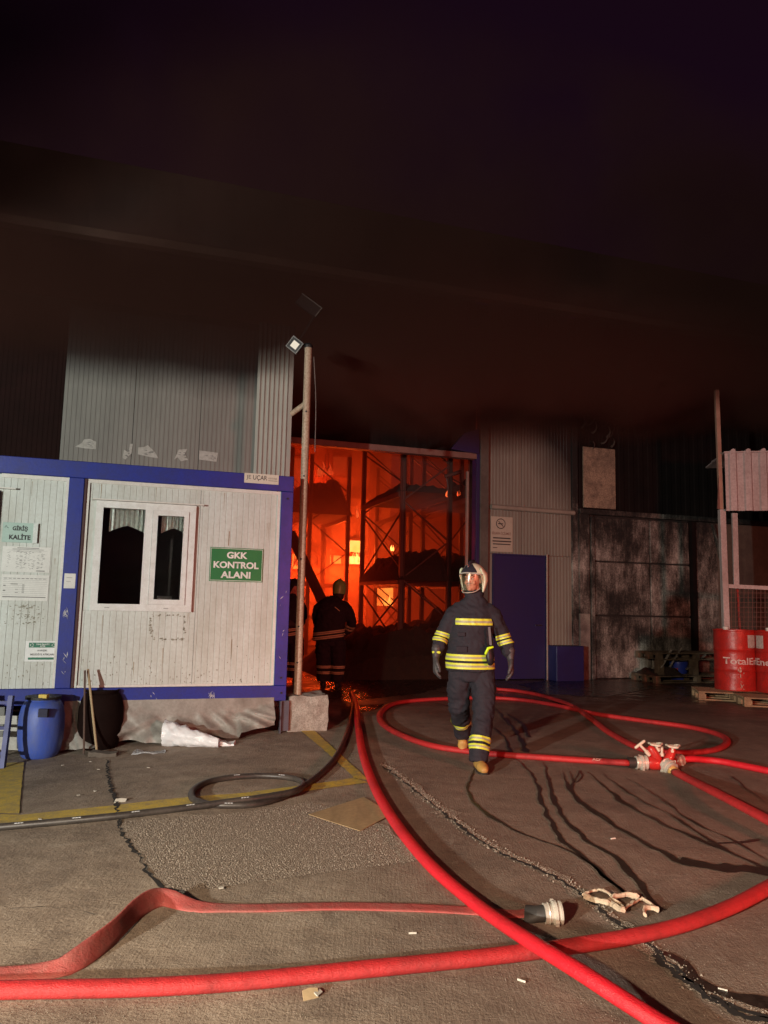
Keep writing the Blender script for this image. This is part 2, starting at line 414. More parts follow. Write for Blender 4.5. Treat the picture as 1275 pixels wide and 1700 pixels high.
# ================================================================== CABIN
def cs(px, py): return on(px, py, CAB)
BLUE = mat('blue_frame_paint', (.018, .032, .25), .42, dirt=(.02, .022, .09), dscale=5, damt=.5, bmp=.001, spec=.4)
WHITE = mat('cabin_white_sheet', (.555, .595, .560), .5, dirt=(.33, .31, .25), dscale=3.5, damt=.55, stretch=(1, 1, .35), fine=.10)
TRIM = mat('white_trim', (.66, .645, .60), .45, dirt=(.4, .37, .3), dscale=7, damt=.5)
PVC = mat('window_plastic', (.73, .75, .73), .35, dirt=(.45, .43, .38), dscale=9, damt=.5)
BLACK = mat('black_rubber', (.014, .013, .013), .6)
def rib_sheet(s0, s1, z0, z1, pitch, depth, kind='groove', y=0, zs=2, thick=.02, wob=0):
    """profiled sheet in the plane y; front faces -y; closed to a solid of the given thickness"""
    xs = [(s0, 0)]; k = s0+pitch*.5
    while k < s1-pitch*.3:
        if kind == 'groove': xs += [(k-.006, 0), (k-.002, depth), (k+.002, depth), (k+.006, 0)]
        elif kind == 'trap': xs += [(k-pitch*.30, 0), (k-pitch*.2, -depth), (k+pitch*.2, -depth), (k+pitch*.30, 0)]
        elif kind == 'sine': xs += [(k+pitch*q, -depth*.5*(1+math.cos(2*PI*q))) for q in (-.375, -.25, -.125, 0, .125, .25, .375)] 
        k += pitch
    xs.append((s1, 0)); mb = MB(); rows = []
    for j in range(zs+1):
        z = z0+(z1-z0)*j/zs
        rows.append([Vector((s, y+d+wob*noise.noise(Vector((s*2, z*1.5, 3))), z)) for s, d in xs] + [Vector((s1, y+thick, z)), Vector((s0, y+thick, z))])
    return mb.loft(rows, cap=True)
cabin = thing('portable_cabin', 'white ribbed portable cabin with blue steel frame and a two-pane window', 'cabin', M=F_CAB)
def part(mb, name, m, par=cabin, F=F_CAB, **k): return mb.build(name, m, par, F, **k)
ZT, ZB = 2.97, .36; SL = -5.2
part(MB().box(SL, -.06, -.05, .09, 2.785, ZT), 'top_beam', BLUE, bevel=.006)
part(MB().box(SL, -.06, -.05, .09, ZB, .53), 'bottom_beam', BLUE, bevel=.006)
part(MB().box(-.205, -.06, -.053, .09, .532, 2.783), 'corner_post', BLUE, bevel=.006)
part(MB().box(-2.53, -2.375, -.053, .09, .532, 2.783), 'middle_post', BLUE, bevel=.006)
part(MB().box(-2.374, -2.35, -.04, .06, .534, 2.781), 'post_shade_strip', mat('maroon_shade', (.05, .012, .012), .6))  # dark strip paints the recess shade beside the post
part(MB().box(SL, -.07, .10, 2.4, 2.80, 2.95), 'roof', BLUE)
part(MB().box(SL, -.07, .10, 2.4, .38, .50), 'floor_frame', BLUE)
part(rib_sheet(0, 2.3, 0, 2.25, .065, .004).box(0, 0, 0, 0, 0, 0) if 0 else rib_sheet(.1, 2.35, .5, 2.8, .065, .004), 'side_panel', WHITE, F=F_CAB @ Matrix.Translation((-.07, 0, 0)) @ Matrix.Rotation(PI/2, 4, 'Z'))
part(MB().box(SL, -.1, 2.38, 2.42, .5, 2.8), 'rear_panel', WHITE)
part(MB().box(SL, SL+.06, .1, 2.38, .5, 2.8), 'side_panel', WHITE)
# front panels; the photograph shows the joints between them
for a, b in ((-3.19, -2.532), (-4.2, -5.2)): pass
def panel(a, b, z0=.53, z1=2.78): part(rib_sheet(a, b, z0, z1, .065, .005, y=.0), 'wall_panel', WHITE)
wx0, wz1 = cs(161, 831); wx1, _ = cs(326, 838); _, wz0 = cs(155, 1017); wz0 = cs(320, 1016)[1]
panel(-2.349, wx0-.08); panel(wx1+.05, -.207)
panel(wx0-.076, wx1+.046, .53, wz0); panel(wx0-.076, wx1+.046, wz1, 2.78)
panel(-3.2, -2.534); panel(-5.2, -4.1); panel(-4.1, -3.2, 2.6, 2.78)
part(MB().box(wx0-.072, wx0, .002, .02, wz0+.002, wz1-.002), 'wall_panel', WHITE); part(MB().box(wx1, wx1+.046, .002, .02, wz0+.002, wz1-.002), 'wall_panel', WHITE)
part(MB().box(-2.349, -.206, -.02, .0, 2.742, 2.783), 'trim_strip', TRIM); part(MB().box(-.240, -.2055, -.022, -.002, .532, 2.741), 'trim_strip', TRIM)
part(MB().box(-2.349, -2.318, -.022, -.002, .532, 2.741), 'trim_strip', TRIM); part(MB().box(-2.317, -.241, -.016, -.002, .532, .556), 'trim_strip', TRIM)
part(MB().box(-3.2, -2.531, -.02, .0, 2.742, 2.783), 'trim_strip', TRIM); part(MB().box(-2.56, -2.5315, -.022, -.002, .532, 2.741), 'trim_strip', TRIM)
# window: frame, mullion, sash, panes, curtains
fw = .075; mx0, mx1 = cs(237, 920)[0], cs(250, 920)[0]
wf = part(MB().box(wx0, wx1, -.045, .03, wz1-fw, wz1).box(wx0, wx1, -.045, .03, wz0, wz0+fw).box(wx0, wx0+fw, -.044, .03, wz0+fw-.003, wz1-fw+.003).box(wx1-fw, wx1, -.044, .03, wz0+fw-.003, wz1-fw+.003).box(mx0, mx1, -.044, .03, wz0+fw-.003, wz1-fw+.003), 'window', PVC)
sx0, sx1, sz0, sz1 = mx1+.002, wx1-fw-.002, wz0+fw+.002, wz1-fw-.002; q = .055
MB().box(sx0, sx1, -.058, .015, sz1-q, sz1).box(sx0, sx1, -.058, .015, sz0, sz0+q).box(sx0, sx0+q, -.057, .015, sz0+q-.003, sz1-q+.003).box(sx1-q, sx1, -.057, .015, sz0+q-.003, sz1-q+.003).build('sash', PVC, wf, F_CAB)
m, nt, b, pos = newmat('window_glass'); b.inputs['Transmission Weight'].default_value = 1; b.inputs['Roughness'].default_value = .03; b.inputs['IOR'].default_value = 1.45; b.inputs['Base Color'].default_value = (.9, .92, .9, 1); GLASS = m
def pane_M(xc, y): return Matrix.Translation((xc, y, 0)) @ Matrix.Rotation(math.radians(PANE), 4, 'Z') @ Matrix.Rotation(math.radians(1.2), 4, 'X')
PANE = 4.0
MB().box((wx0+fw-mx0)/2, (mx0-wx0-fw)/2, -.003, .003, wz0+fw, wz1-fw).build('pane', GLASS, wf, F_CAB @ pane_M((wx0+fw+mx0)/2, -.009+.0))
MB().box((sx0-sx1)/2+q, (sx1-sx0)/2-q, -.003, .003, sz0+q, sz1-q).build('pane', GLASS, wf, F_CAB @ pane_M((sx0+sx1)/2, -.019))
part(MB().box(wx0-.04, wx1+.08, -.075, .0, wz1+.004, wz1+.018), 'drip_rail', TRIM)
part(MB().box(wx0+.15, wx0+.2, -.048, -.046, wz0+.03, wz0+.04).box(wx1-.3, wx1-.25, -.048, -.046, wz0+.03, wz0+.04), 'drain_cap', mat('grey_cap', (.4, .4, .38)), kind='stuff')
LACE = mat('lace_curtain', (.80, .86, .80), .9, dirt=(.3, .34, .31), dscale=30, damt=.6)
def curtain(a, b, top, deep):
    mb = MB(); n = 24; rows = []
    for j in range(7):
        r = []
        for i in range(n+1):
            t = i/n; s = a+(b-a)*t; low = top - deep*(.72 + .28*abs(2*t-1)**1.3); z = top+(low-top)*j/6
            r.append(Vector((s, .10+.012*math.sin(t*46), z)))
        rows.append(r)
    return mb.loft(rows, cap=False, closed=False)
curtain(wx0+.14, mx0+.01, wz1-.06, .27).build('curtain', LACE, wf, F_CAB); curtain(sx0+.10, wx1-.09, wz1-.10, .22).build('curtain', LACE, wf, F_CAB)
# dark room, a cloth lit faintly inside
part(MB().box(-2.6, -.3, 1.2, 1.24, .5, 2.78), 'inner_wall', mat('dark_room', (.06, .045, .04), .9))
part(MB().box(wx1-.36, wx1-.2, .35, .5, wz0+.0, wz0+.17), 'inner_box', mat('inner_box', (.35, .33, .3), .8))
# door at the left edge of the photograph
dr = part(MB().box(-4.08, -3.205, -.03, .02, .535, 2.6), 'door', mat('door_blue', (.03, .06, .26), .4), bevel=.004)
MB().box(-3.235, -3.2, -.045, -.031, .54, 2.59).build('door_edge', mat('door_edge', (.02, .02, .05), .5), dr, F_CAB)
part(MB().box(-4.15, -3.05, -.07, .0, 2.615, 2.63), 'drip_rail', TRIM)
MB().tube([(-3.3, -.05, 1.5), (-3.3, -.08, 1.5), (-3.42, -.08, 1.5)], .009, 8).build('handle', mat('steel', (.5, .5, .5), .3, 1), dr, F_CAB)
# screws and scratches
mb = MB()
for s_, z_ in ((-.13, 2.7), (-.13, .62), (-.12, .45)): mb.lathe([(.012, 0), (.012, .006)], 8, Matrix.Translation((s_, -.056, z_)) @ Matrix.Rotation(PI/2, 4, 'X'))
part(mb, 'screw_set', BLACK, kind='stuff')
SCR = mat('scratch_white', (.6, .6, .6), .7)
def scratches(spots, F=F_CAB, par=cabin, y=-.0555):
    mb = MB()
    for (s_, z_, w_, h_, n) in spots:
        for i in range(n):
            a, b = s_+random.uniform(-w_, w_), z_+random.uniform(-h_, h_); l = random.uniform(.01, .05); t = random.uniform(.6, 2.4)
            d = Vector((math.cos(t)*l, 0, math.sin(t)*l)); e = Vector((-math.sin(t), 0, math.cos(t)))*random.uniform(.001, .004); c = Vector((a, y, b))
            mb.quad(c-d, c-e, c+d, c+e)
    part(mb, 'scratch_marks', SCR, par, F, kind='stuff')
a = cs(110, 1018); scratches([(a[0], a[1], .018, .03, 16), (*cs(108, 1100), .03, .1, 6), (-.13, 1.2, .04, .6, 6)])
a = cs(352, 1156); scratches([(a[0]-.0, .44, .05, .02, 12), (-1.6, .45, .7, .05, 3)], y=-.0525)
# stains under the posters: dried glue marks
STN = mat('glue_stain', (.27, .25, .19), .8)
mb = MB()
for i in range(120):
    s_, z_ = cs(random.gauss(45, 16), random.choice((1006, 1012, 1020, 1026, 1034)) + random.gauss(0, 2)); l = random.uniform(.004, .014); mb.quad(Vector((s_-l, -.0015, z_)), Vector((s_, -.0015, z_-l*.4)), Vector((s_+l, -.0015, z_)), Vector((s_, -.0015, z_+l*.5)))
for i in range(90):
    t = random.random()
    p_ = random.choice(((252+50*t, 1022), (250, 1020+38*t), (252+55*t, 1061), (306, 1022+38*t))); s_, z_ = cs(p_[0]+random.gauss(0, 1), p_[1]+random.gauss(0, 1)); l = random.uniform(.004, .014)
    mb.quad(Vector((s_-l, -.0015, z_)), Vector((s_, -.0015, z_-l*.8)), Vector((s_+l, -.0015, z_)), Vector((s_, -.0015, z_+l*.8)))
for i in range(150):
    s_, z_ = random.uniform(-3.2, -.25), .56+abs(random.gauss(0, .16)); l = random.uniform(.002, .008); mb.quad(Vector((s_-l, -.0015, z_)), Vector((s_, -.0015, z_-l*2)), Vector((s_+l, -.0015, z_)), Vector((s_, -.0015, z_+l)))
part(mb, 'stain_marks', STN, kind='stuff')
RUN = mat('rust_run', (.30, .22, .13), .85, dirt=(.2, .13, .07), dscale=40, damt=.6); mb = MB()
for (s_, z_) in ((-2.2, 2.74), (-1.62, 2.74), (-.86, 2.73), (-.35, 2.4), (-.33, 2.41), (-2.1, 1.3), (-1.2, 1.34), (-2.9, 2.72), (-2.62, 1.9), (-1.75, .8), (-.7, 1.05), (-1.45, .95)):
    l = random.uniform(.06, .3); w_ = random.uniform(.002, .005); mb.quad(Vector((s_-w_, -.0012, z_)), Vector((s_-w_*.2, -.0012, z_-l)), Vector((s_+w_*.2, -.0012, z_-l)), Vector((s_+w_, -.0012, z_)))
part(mb, 'rust_runs', RUN, kind='stuff')

# --- signs and papers on the cabin (things: each can be lifted off)
def board(name, label, cat, pxbox, col, F=F_CAB, y=-.004, th=.006, conv=cs, group=None, rough=.5, m=None):
    (a, z1), (b, z0) = conv(pxbox[0], pxbox[1]), conv(pxbox[2], pxbox[3])
    M = F @ Matrix.Translation((a, y, z0))
    t = thing(name, label, cat, M=M, group=group)
    MB().box(0, b-a, -th, 0, 0, z1-z0).build('board', m or mat(name+'_board', col, rough, dirt=tuple(c*.7 for c in col), dscale=8, damt=.4), t, M, bevel=.0008)
    return t, M, b-a, z1-z0
def txt(t, M, s, y, m, items):
    for body, x0, x1, z0, z1, bold in items: lettering(body, x0, x1, z0, z1, y, m, t, M, bold)
WP = mat('print_white', (.78, .78, .74), .5); BP = mat('print_black', (.03, .03, .03), .6); GP = mat('print_green', (.02, .16, .09), .5)
t, M, W, H = board('control_area_sign', 'green sign reading GKK KONTROL ALANI right of the cabin window', 'sign', (349.5, 908, 435, 967), (.003, .17, .045))
for bx in ((.008, W-.008, H-.014, H-.009), (.008, W-.008, .009, .014)): MB().box(bx[0], bx[1], -.0072, -.006, bx[2], bx[3]).build('border_line', WP, t, M)
for bx in ((.008, .012), (W-.012, W-.008)): MB().box(bx[0], bx[1], -.0072, -.006, .0145, H-.0145).build('border_line', WP, t, M)
txt(t, M, W, -.0074, WP, [('GKK', W*.31, W*.70, H*.68, H*.88, .035), ('KONTROL', W*.07, W*.92, H*.39, H*.59, .035), ('ALANI', W*.21, W*.77, H*.10, H*.30, .035)])
part(MB().box(*[cs(380, 895)[0]-.004, cs(380, 895)[0]+.004], -.003, -.0005, cs(380, 906)[1], cs(380, 882)[1]), 'rust_streak', mat('rust', (.25, .14, .06), .9))
t, M, W, H = board('makers_plate', 'small cream UÇAR nameplate on the blue top beam at the cabin corner', 'plate', (405, 786, 461, 806), (.62, .58, .48), y=-.052, th=.004)
txt(t, M, W, -.0044, BP, [('UÇAR', W*.25, W*.66, H*.25, H*.84, .01), ('JE', W*.06, W*.19, H*.3, H*.8, 0), ('KONTEYNER', W*.70, W*.95, H*.5, H*.68, 0)])
MB().box(W*.7, W*.96, -.0046, -.004, H*.34, H*.38).build('print_line', BP, t, M)
t, M, W, H = board('entry_quality_sign', 'pale green GİRİŞ KALİTE sign in a clear holder beside the cabin door', 'sign', (6, 867, 61, 902), (.36, .50, .44), y=-.006, th=.02)
txt(t, M, W, -.0215, BP, [('GİRİŞ', W*.28, W*.72, H*.55, H*.88, .045), ('KALİTE', W*.20, W*.82, H*.14, H*.46, .045)])
MB().tube([(W*.06, -.0212, H*.72), (W*.09, -.0212, H*.84), (W*.13, -.0212, H*.74), (W*.17, -.0212, H*.72)], .002, 5).build('emblem', BP, t, M)
MB().box(W*.88, W+.004, -.026, -.0205, -.002, H+.002).build('holder_edge', mat('clear_plastic', (.7, .75, .72), .15), t, M)
def paper(pxb, label, fill, conv=cs, y=-.003, F=F_CAB):
    t, M, W, H = board('paper_notice', label, 'notice', pxb, (.66, .66, .62), y=y, th=.0015, conv=conv, F=F)
    fill(t, M, W, H); return t
def rows(t, M, W, H, lines, m=None, y=-.0026, kind=None):
    mb = MB()
    for (x0, x1, z, th) in lines: mb.box(W*x0, W*x1, y, y+.0009, H*z, H*(z+th))
    mb.build('printed_text', m or BP, t, M, kind='stuff')
GR = mat('print_grey', (.22, .22, .21), .7)
def plan(t, M, W, H):
    L = [(.3, .75, .93, .025), (.2, .85, .88, .018)]
    for i in range(150):
        x = random.choice((.12, .3, .38, .46, .55, .63, .74, .82)) + random.uniform(-.025, .025); z = random.uniform(.12, .82); L.append((x, x+random.uniform(.01, .05), z, .012))
    L += [(.22, .8, .80, .008), (.1, .92, .84, .006), (.72, .9, .04, .035)]
    rows(t, M, W, H, L, GR)
def table(t, M, W, H):
    L = [(.06+.09*i, .12+.09*i, .84, .02) for i in range(10)] + [(.04, .96, .86-.072*i, .006) for i in range(11)] + [(.05, .95, .12, .035), (.2, .35, .62, .03), (.05, .1, .55, .04), (.05, .1, .36, .04)] + [(.44, .49, .3+.05*i, .02) for i in range(7)] + [(.3, .36, .42, .02), (.3, .36, .3, .02)]
    rows(t, M, W, H, L, GR)
paper((5, 906, 82, 951), 'upper printed plan sheet pinned below the GİRİŞ KALİTE sign', plan)
paper((3, 953, 79, 998), 'lower printed table sheet pinned below the plan sheet', table, y=-.0045)
paper((108, 952, 125, 977), 'small torn white note stuck on the blue middle post of the cabin', lambda t, M, W, H: rows(t, M, W, H, [(.2, .7, .7, .03), (.2, .6, .45, .02)], GR), y=-.0545)
t, M, W, H = board('waste_sign', 'white and green recycling waste sign low on the cabin wall near the blue barrel', 'sign', (43, 1064, 98, 1098), (.74, .76, .74), y=-.005)
MB().box(W*.1, W*.9, -.0065, -.006, H*.68, H*.92).build('green_band', GP, t, M); MB().box(W*.1, W*.9, -.0065, -.006, H*.09, H*.2).build('green_band', GP, t, M)
txt(t, M, W, -.0075, WP, [('TEHLİKESİZ', W*.3, W*.7, H*.81, H*.89, .02), ('ATIK', W*.42, W*.58, H*.71, H*.79, .02)])
txt(t, M, W, -.0075, BP, [('KARIŞIK', W*.36, W*.64, H*.48, H*.58, .02), ('BELEDİYE ATIKLARI', W*.16, W*.84, H*.3, H*.42, .02)])
for x in (.19, .81):
    mb = MB()
    for k in range(3):
        a0 = k*2*PI/3+.3; pp = [Vector((W*x+math.cos(a0+j*.3)*W*.045, -.0075, H*.8+math.sin(a0+j*.3)*W*.045)) for j in range(6)]; mb.tube(pp, .003, 4)
    mb.build('recycling_mark', WP, t, M)

# --- skirt of tarpaulin under the cabin
TARP = mat('grey_tarpaulin', (.30, .285, .255), .55, dirt=(.13, .115, .095), dscale=4, damt=.75, bmp=.006, bscale=9)
mb = MB(); rowsv = []
ns, nz = 90, 16
for j in range(nz+1):
    r = []
    for i in range(ns+1):
        s_ = -2.42 + (2.42-.20)*i/ns; t_ = j/nz
        px_ = F_CAB @ Vector((s_, -.1, 0)); g = gz(px_.x, px_.y)
        bottom = g + .03 + .05*noise.noise(Vector((s_*2.2, 1, 0))) + .03*max(0, math.sin(s_*3.1+1.2)) + (.06 if s_ > -.6 else 0)
        z = .40 + (bottom-.40)*t_
        q1 = noise.noise(Vector((s_*1.9+t_*1.1, t_*1.0, 5))); q2 = noise.noise(Vector((s_*4.5-t_*2.6, t_*1.6, 9)))
        fold = .10*(1-abs(q1)*3)*t_ + .13*(1-abs(q2)*2.4)*t_*(1-.4*t_) + .05*math.sin((s_+t_*.5)*8+2)*t_ + .10*t_*t_ - .05
        r.append(Vector((s_, -.058-max(0.0, fold+.02*t_), z)))
    rowsv.append(r)
mb.loft(rowsv, cap=False, closed=False)
o = mb.build('tarpaulin', TARP, M=F_CAB, smooth='all'); tag(o, 'crumpled grey tarpaulin skirt hanging under the cabin', 'tarpaulin')
# dark gap behind the skirt: plinth blocks
for s_, wh in ((-4.6, 'far left'), (-3.2, 'behind the blue barrel'), (-1.4, 'behind the tarpaulin middle'), (-.5, 'behind the tarpaulin right end')): tag(MB().box(s_-.15, s_+.15, .4, .7, -.25, .38).build('support_block', mat('block', (.25, .24, .22), .9), M=F_CAB), 'concrete block supporting the cabin floor, ' + wh, 'block', 'blocks under the cabin')

# --- concrete block with the pole
def rough_box(x0, x1, y0, y1, z0, z1, n, amp, seed, m, name, M):
    bm = bmesh.new(); bmesh.ops.create_cube(bm, size=1); bmesh.ops.subdivide_edges(bm, edges=bm.edges, cuts=n, use_grid_fill=True)
    for v in bm.verts:
        v.co = Vector((x0+(v.co.x+.5)*(x1-x0), y0+(v.co.y+.5)*(y1-y0), z0+(v.co.z+.5)*(z1-z0)))
        q_ = v.co*7+Vector((seed, 0, 0)); v.co += Vector((noise.noise(q_), noise.noise(q_+Vector((5, 5, 5))), noise.noise(q_+Vector((9, 1, 5)))))*amp + Vector((noise.noise(q_*4), noise.noise(q_*4+Vector((5, 5, 5))), noise.noise(q_*4+Vector((9, 1, 5)))))*amp*.4
    me = bpy.data.meshes.new(name); bm.to_mesh(me); bm.free(); me.materials.append(m); return link(name, me, None, M, smooth=True)
CONC = mat('rough_concrete', (.40, .375, .33), .9, dirt=(.16, .14, .115), dscale=8, damt=.85, bmp=.01, bscale=30, fine=.3)
b0 = G(512, 1214)
o = rough_box(-.24, .23, 0, .42, -.05, .40, 10, .025, 3, CONC, 'concrete_block', frame((b0.x, b0.y, 0), TH)); tag(o, 'broken pale concrete block at the foot of the cream pole', 'block')
gp = part(MB().box(-.13, -.02, -.045, -.02, .02, .36).box(-.13, -.115, -.09, -.04, .0, .36), 'leg_plate', mat('worn_steel', (.10, .10, .13), .6, .3))
CREAM = mat('cream_pole_paint', (.50, .40, .29), .5, dirt=(.22, .12, .07), dscale=5, damt=.5, stretch=(1, 1, .4), fine=.3)
pb = depth_pt(494, 1152, b0.y+.16); pt = depth_pt(512, 578, b0.y+.16)
pole = thing('lamp_pole', 'tall thin cream steel pole with floodlight rising from the concrete block', 'pole', (pb.x, pb.y, .38))
PF = ID
MB().box(-.05, .05, -.05, .05, 0, pt.z-.38, Matrix.Translation((pb.x, pb.y, .38)) @ Matrix.Rotation(TH, 4, 'Z')).build('pole_shaft', CREAM, pole, PF, bevel=.008) if 0 else MB().tube([(pb.x, pb.y, .37), (pt.x, pt.y, pt.z)], .047, 14).build('shaft', CREAM, pole, PF, smooth=True)
a = depth_pt(510, 668, pt.y); bq = depth_pt(484, 687, pt.y+.12)
MB().tube([a, bq], .034, 10).build('brace', CREAM, pole, PF, smooth=True)
mb = MB()
for py in (683, 790, 928, 1040, 1100): 
    c_ = depth_pt(512-(py-578)*.035, py, pt.y-.045); mb.lathe([(.012, -.004), (.012, .006)], 8, Matrix.Translation(c_) @ Matrix.Rotation(PI/2, 4, 'X'))
mb.build('bolt', BLACK, pole, PF)
# floodlight head: tilted square casing with a small lit square
hc = depth_pt(490, 573, pt.y-.02); FM = Matrix.Translation(hc) @ Matrix.Rotation(math.radians(38), 4, 'Y') @ Matrix.Rotation(math.radians(12), 4, 'X') @ Matrix.Scale(.84, 4)
fl = MB().box(-.095, .095, -.02, .045, -.095, .095).build('floodlight', BLACK, pole, FM, bevel=.008)
MB().box(-.052, .052, -.024, -.0205, -.052, .052).build('lamp_glass', emis('lamp_glass', (1, .86, .66), .75), fl, FM)
MB().box(-.1, .1, -.035, -.0205, -.098, -.085).box(-.1, .1, -.035, -.0205, .085, .098).box(-.1, -.085, -.034, -.0205, -.084, .084).box(.085, .1, -.034, -.0205, -.084, .084).build('lamp_bezel', mat('grey_bezel', (.13, .12, .11), .5), fl, FM)
MB().tube([hc+Vector((.08, .03, 0)), hc+Vector((.13, .03, .03)), (pt.x, pt.y, pt.z+.05)], .012, 8).build('bracket', BLACK, fl, PF)
MB().lathe([(.05, 0), (.055, .03), (.03, .06)], 12, Matrix.Translation(pt)).build('cap', BLACK, pole, PF)
# loose cable from the pole top
w1 = depth_pt(521, 592, 10.2); w2 = depth_pt(523, 742, 10.2)
o = MB().tube(spline([w1, (w1+w2)/2+Vector((.02, 0, 0)), w2, w2+Vector((0, 0, -.06))], .2), .006, 6).build('hanging_cable', mat('grey_cable', (.2, .16, .14), .5)); tag(o, 'thin cable hanging down beside the top of the cream pole', 'cable')
# unlit lamp panel on an arm above
t = thing('dark_floodlight', 'dark rectangular floodlight panel tilted high above the cream pole', 'floodlight', depth_pt(513, 508, 10.6))
PM = Matrix.Translation(depth_pt(513, 508, 10.6)) @ Matrix.Rotation(math.radians(36), 4, 'Y')
MB().box(-.19, .19, -.03, .03, -.09, .09).build('casing', BLACK, t, PM, bevel=.01); MB().box(-.19, .17, -.034, -.031, .075, .088).box(.17, .185, -.034, -.031, -.08, .088).build('rim', mat('rim_grey', (.25, .23, .2), .4), t, PM)
MB().tube([depth_pt(527, 517, 10.65), depth_pt(500, 560, 10.9), depth_pt(492, 590, 11.2)], .02, 8).build('arm', BLACK, t)

# --- barrels, broom sticks, ladder, crates at the cabin foot
def barrel(loc, dia, h, m, name, label, seed=0):
    t = thing(name, label, 'barrel', loc); r = dia/2
    prof = [(.0, 0), (r*.72, 0), (r*.80, .02), (r*.90, h*.12), (r*.98, h*.3), (r, h*.5), (r*.98, h*.68), (r*.90, h*.82), (r*.78, h*.91), (r*.70, h*.93), (r*.74, h*.95), (r*.74, h*.985), (r*.68, h*.985), (r*.67, h*.965), (0, h*.97)]
    M = frame(loc); MB().lathe(prof, 40, M, cap=False).build('shell', m, t, smooth=True)
    return t, M
bl = G(68, 1262); bl = Vector((bl.x-.10, bl.y+.18, gz(bl.x, bl.y+.18)))
BPL = mat('blue_barrel_plastic', (.045, .095, .42), .5, dirt=(.10, .12, .24), dscale=7, damt=.7, stretch=(1, 1, .4), bmp=.004, bscale=15)
t, M = barrel(bl, .44, .60, BPL, 'plastic_barrel', 'blue plastic barrel with a cut notch standing at the cabin foot')
MB().box(.06, .15, -.232, -.19, .42, .50, M).build('notch', mat('notch_dark', (.03, .03, .06), .8), t)
MB().box(.02, .10, -.16, -.10, .595, .63, M).build('yellow_cap', mat('yellow_cap', (.6, .42, .03), .5), t)
MB().lathe([(.160, .57), (.172, .572), (.172, .598), (.160, .598)], 32, M).build('rim_ring', BLACK, t)
b2 = Vector((bl.x+.47, bl.y+.36, 0)); b2.z = gz(b2.x, b2.y)
t, M = barrel(b2, .46, .62, mat('shaded_barrel', (.011, .005, .004), .9, spec=.08), 'dark_barrel', 'dark brown barrel in the shade behind the broom sticks')  # near-black colour carries the shade of the blue barrel
wd = mat('pale_wood_stick', (.42, .32, .18), .6, dirt=(.2, .14, .08))
a = G(161, 1252); a.z += .01
t = thing('broom', 'pale wooden broom stick with flattened head leaning on the cabin, right one of two sticks', 'broom', a)
MB().tube([a, depth_pt(146, 1111, a.y+.22)], .013, 8).build('stick', wd, t, smooth=True)
hb = G(166, 1256)+Vector((.03, 0, 0)); o = rough_box(-.13, .13, -.05, .06, 0, .05, 6, .02, 8, mat('rag_brown', (.12, .10, .08), .95), 'broom_head', frame(hb)); o.parent = t; o.matrix_parent_inverse = WM[t.name].inverted()
a = G(139, 1254); a.z += .01
o = MB().tube([a, depth_pt(141, 1113, a.y+.2)], .011, 8).build('metal_stick', mat('brown_stick', (.10, .06, .045), .5), smooth=True); tag(o, 'dark brown stick leaning on the cabin, left one of two', 'stick')
# blue ladder leaning at the left edge
LB = mat('ladder_blue', (.03, .035, .19), .45, dirt=(.02, .02, .06))
t = thing('steel_ladder', 'blue steel ladder frame standing at the left edge beside the barrel', 'ladder', G(4, 1276))
a, b_ = G(4, 1276), depth_pt(19, 1155, G(4, 1276).y+.12)
for dx in (0, -.42):
    MB().beam(a+Vector((dx, 0, 0)), b_+Vector((dx, 0, 0)), .045, .045).build('rail', LB, t)
for k in (.2, .55, .9): p_ = a.lerp(b_, k); MB().beam(p_-Vector((.42, 0, 0)), p_, .03, .03).build('rung', LB, t)
CRW = mat('white_crate_wood', (.5, .48, .43), .7, dirt=(.25, .22, .18))
c0 = G(14, 1258); t = thing('wooden_crate', 'low white slatted crate behind the blue ladder', 'crate', (c0.x-.2, c0.y+.35, c0.z))
for k, (za, zb) in enumerate(((.02, .14), (.2, .24), (.27, .36))): MB().box(-.5, .22, 0, .02, za, zb, frame((c0.x-.2, c0.y+.35, c0.z))).build('slat', CRW, t, bevel=.002)
MB().box(-.5, .22, .03, .4, 0, .02, frame((c0.x-.2, c0.y+.35, c0.z))).build('base', CRW, t)
# crumpled white plastic bag rolled open
m, nt, b, pos = newmat('white_film'); b.inputs['Base Color'].default_value = (.78, .80, .82, 1); b.inputs['Roughness'].default_value = .3; b.inputs['Transmission Weight'].default_value = .15; bump(nt, b, nnoise(nt, pos, 14, 5), .012); FILM = m
a, b_ = G(268, 1240), G(360, 1243)
mb = MB(); rg = []
for i in range(22):
    t_ = i/21; c_ = a.lerp(b_, t_) + Vector((0, .08, 0)); rr = .135*(1-t_)+.045*t_; rr2 = rr*.85
    rg.append([c_ + Vector((.015*noise.noise(Vector((t_*5, j, 0))), math.cos(2*PI*j/26)*rr2*(1+.4*noise.noise(Vector((t_*9, j*.7, 2)))), rr*.95+math.sin(2*PI*j/26)*rr*(1+.3*noise.noise(Vector((t_*9, j*.9, 7)))))) for j in range(26)])
mb.loft(rg, cap=False)
o = mb.build('plastic_bag', FILM, smooth='all'); tag(o, 'white plastic film bag lying rolled open before the tarpaulin skirt', 'bag')
o = rough_box(-.10, .12, -.03, .10, 0, .04, 8, .03, 21, FILM, 'plastic_scrap', frame(G(368, 1238))); tag(o, 'small scrap of clear plastic right of the white bag', 'scrap')
m, nt, b, pos = newmat('clear_film'); b.inputs['Base Color'].default_value = (.6, .62, .64, 1); b.inputs['Roughness'].default_value = .25; b.inputs['Transmission Weight'].default_value = .6; bump(nt, b, nnoise(nt, pos, 30, 5), .02)
o = rough_box(-.16, .16, -.06, .06, 0, .015, 9, .022, 31, m, 'plastic_wrap', frame(G(248, 1250))); tag(o, 'flattened clear wrap on the ground in front of the white bag', 'wrap')

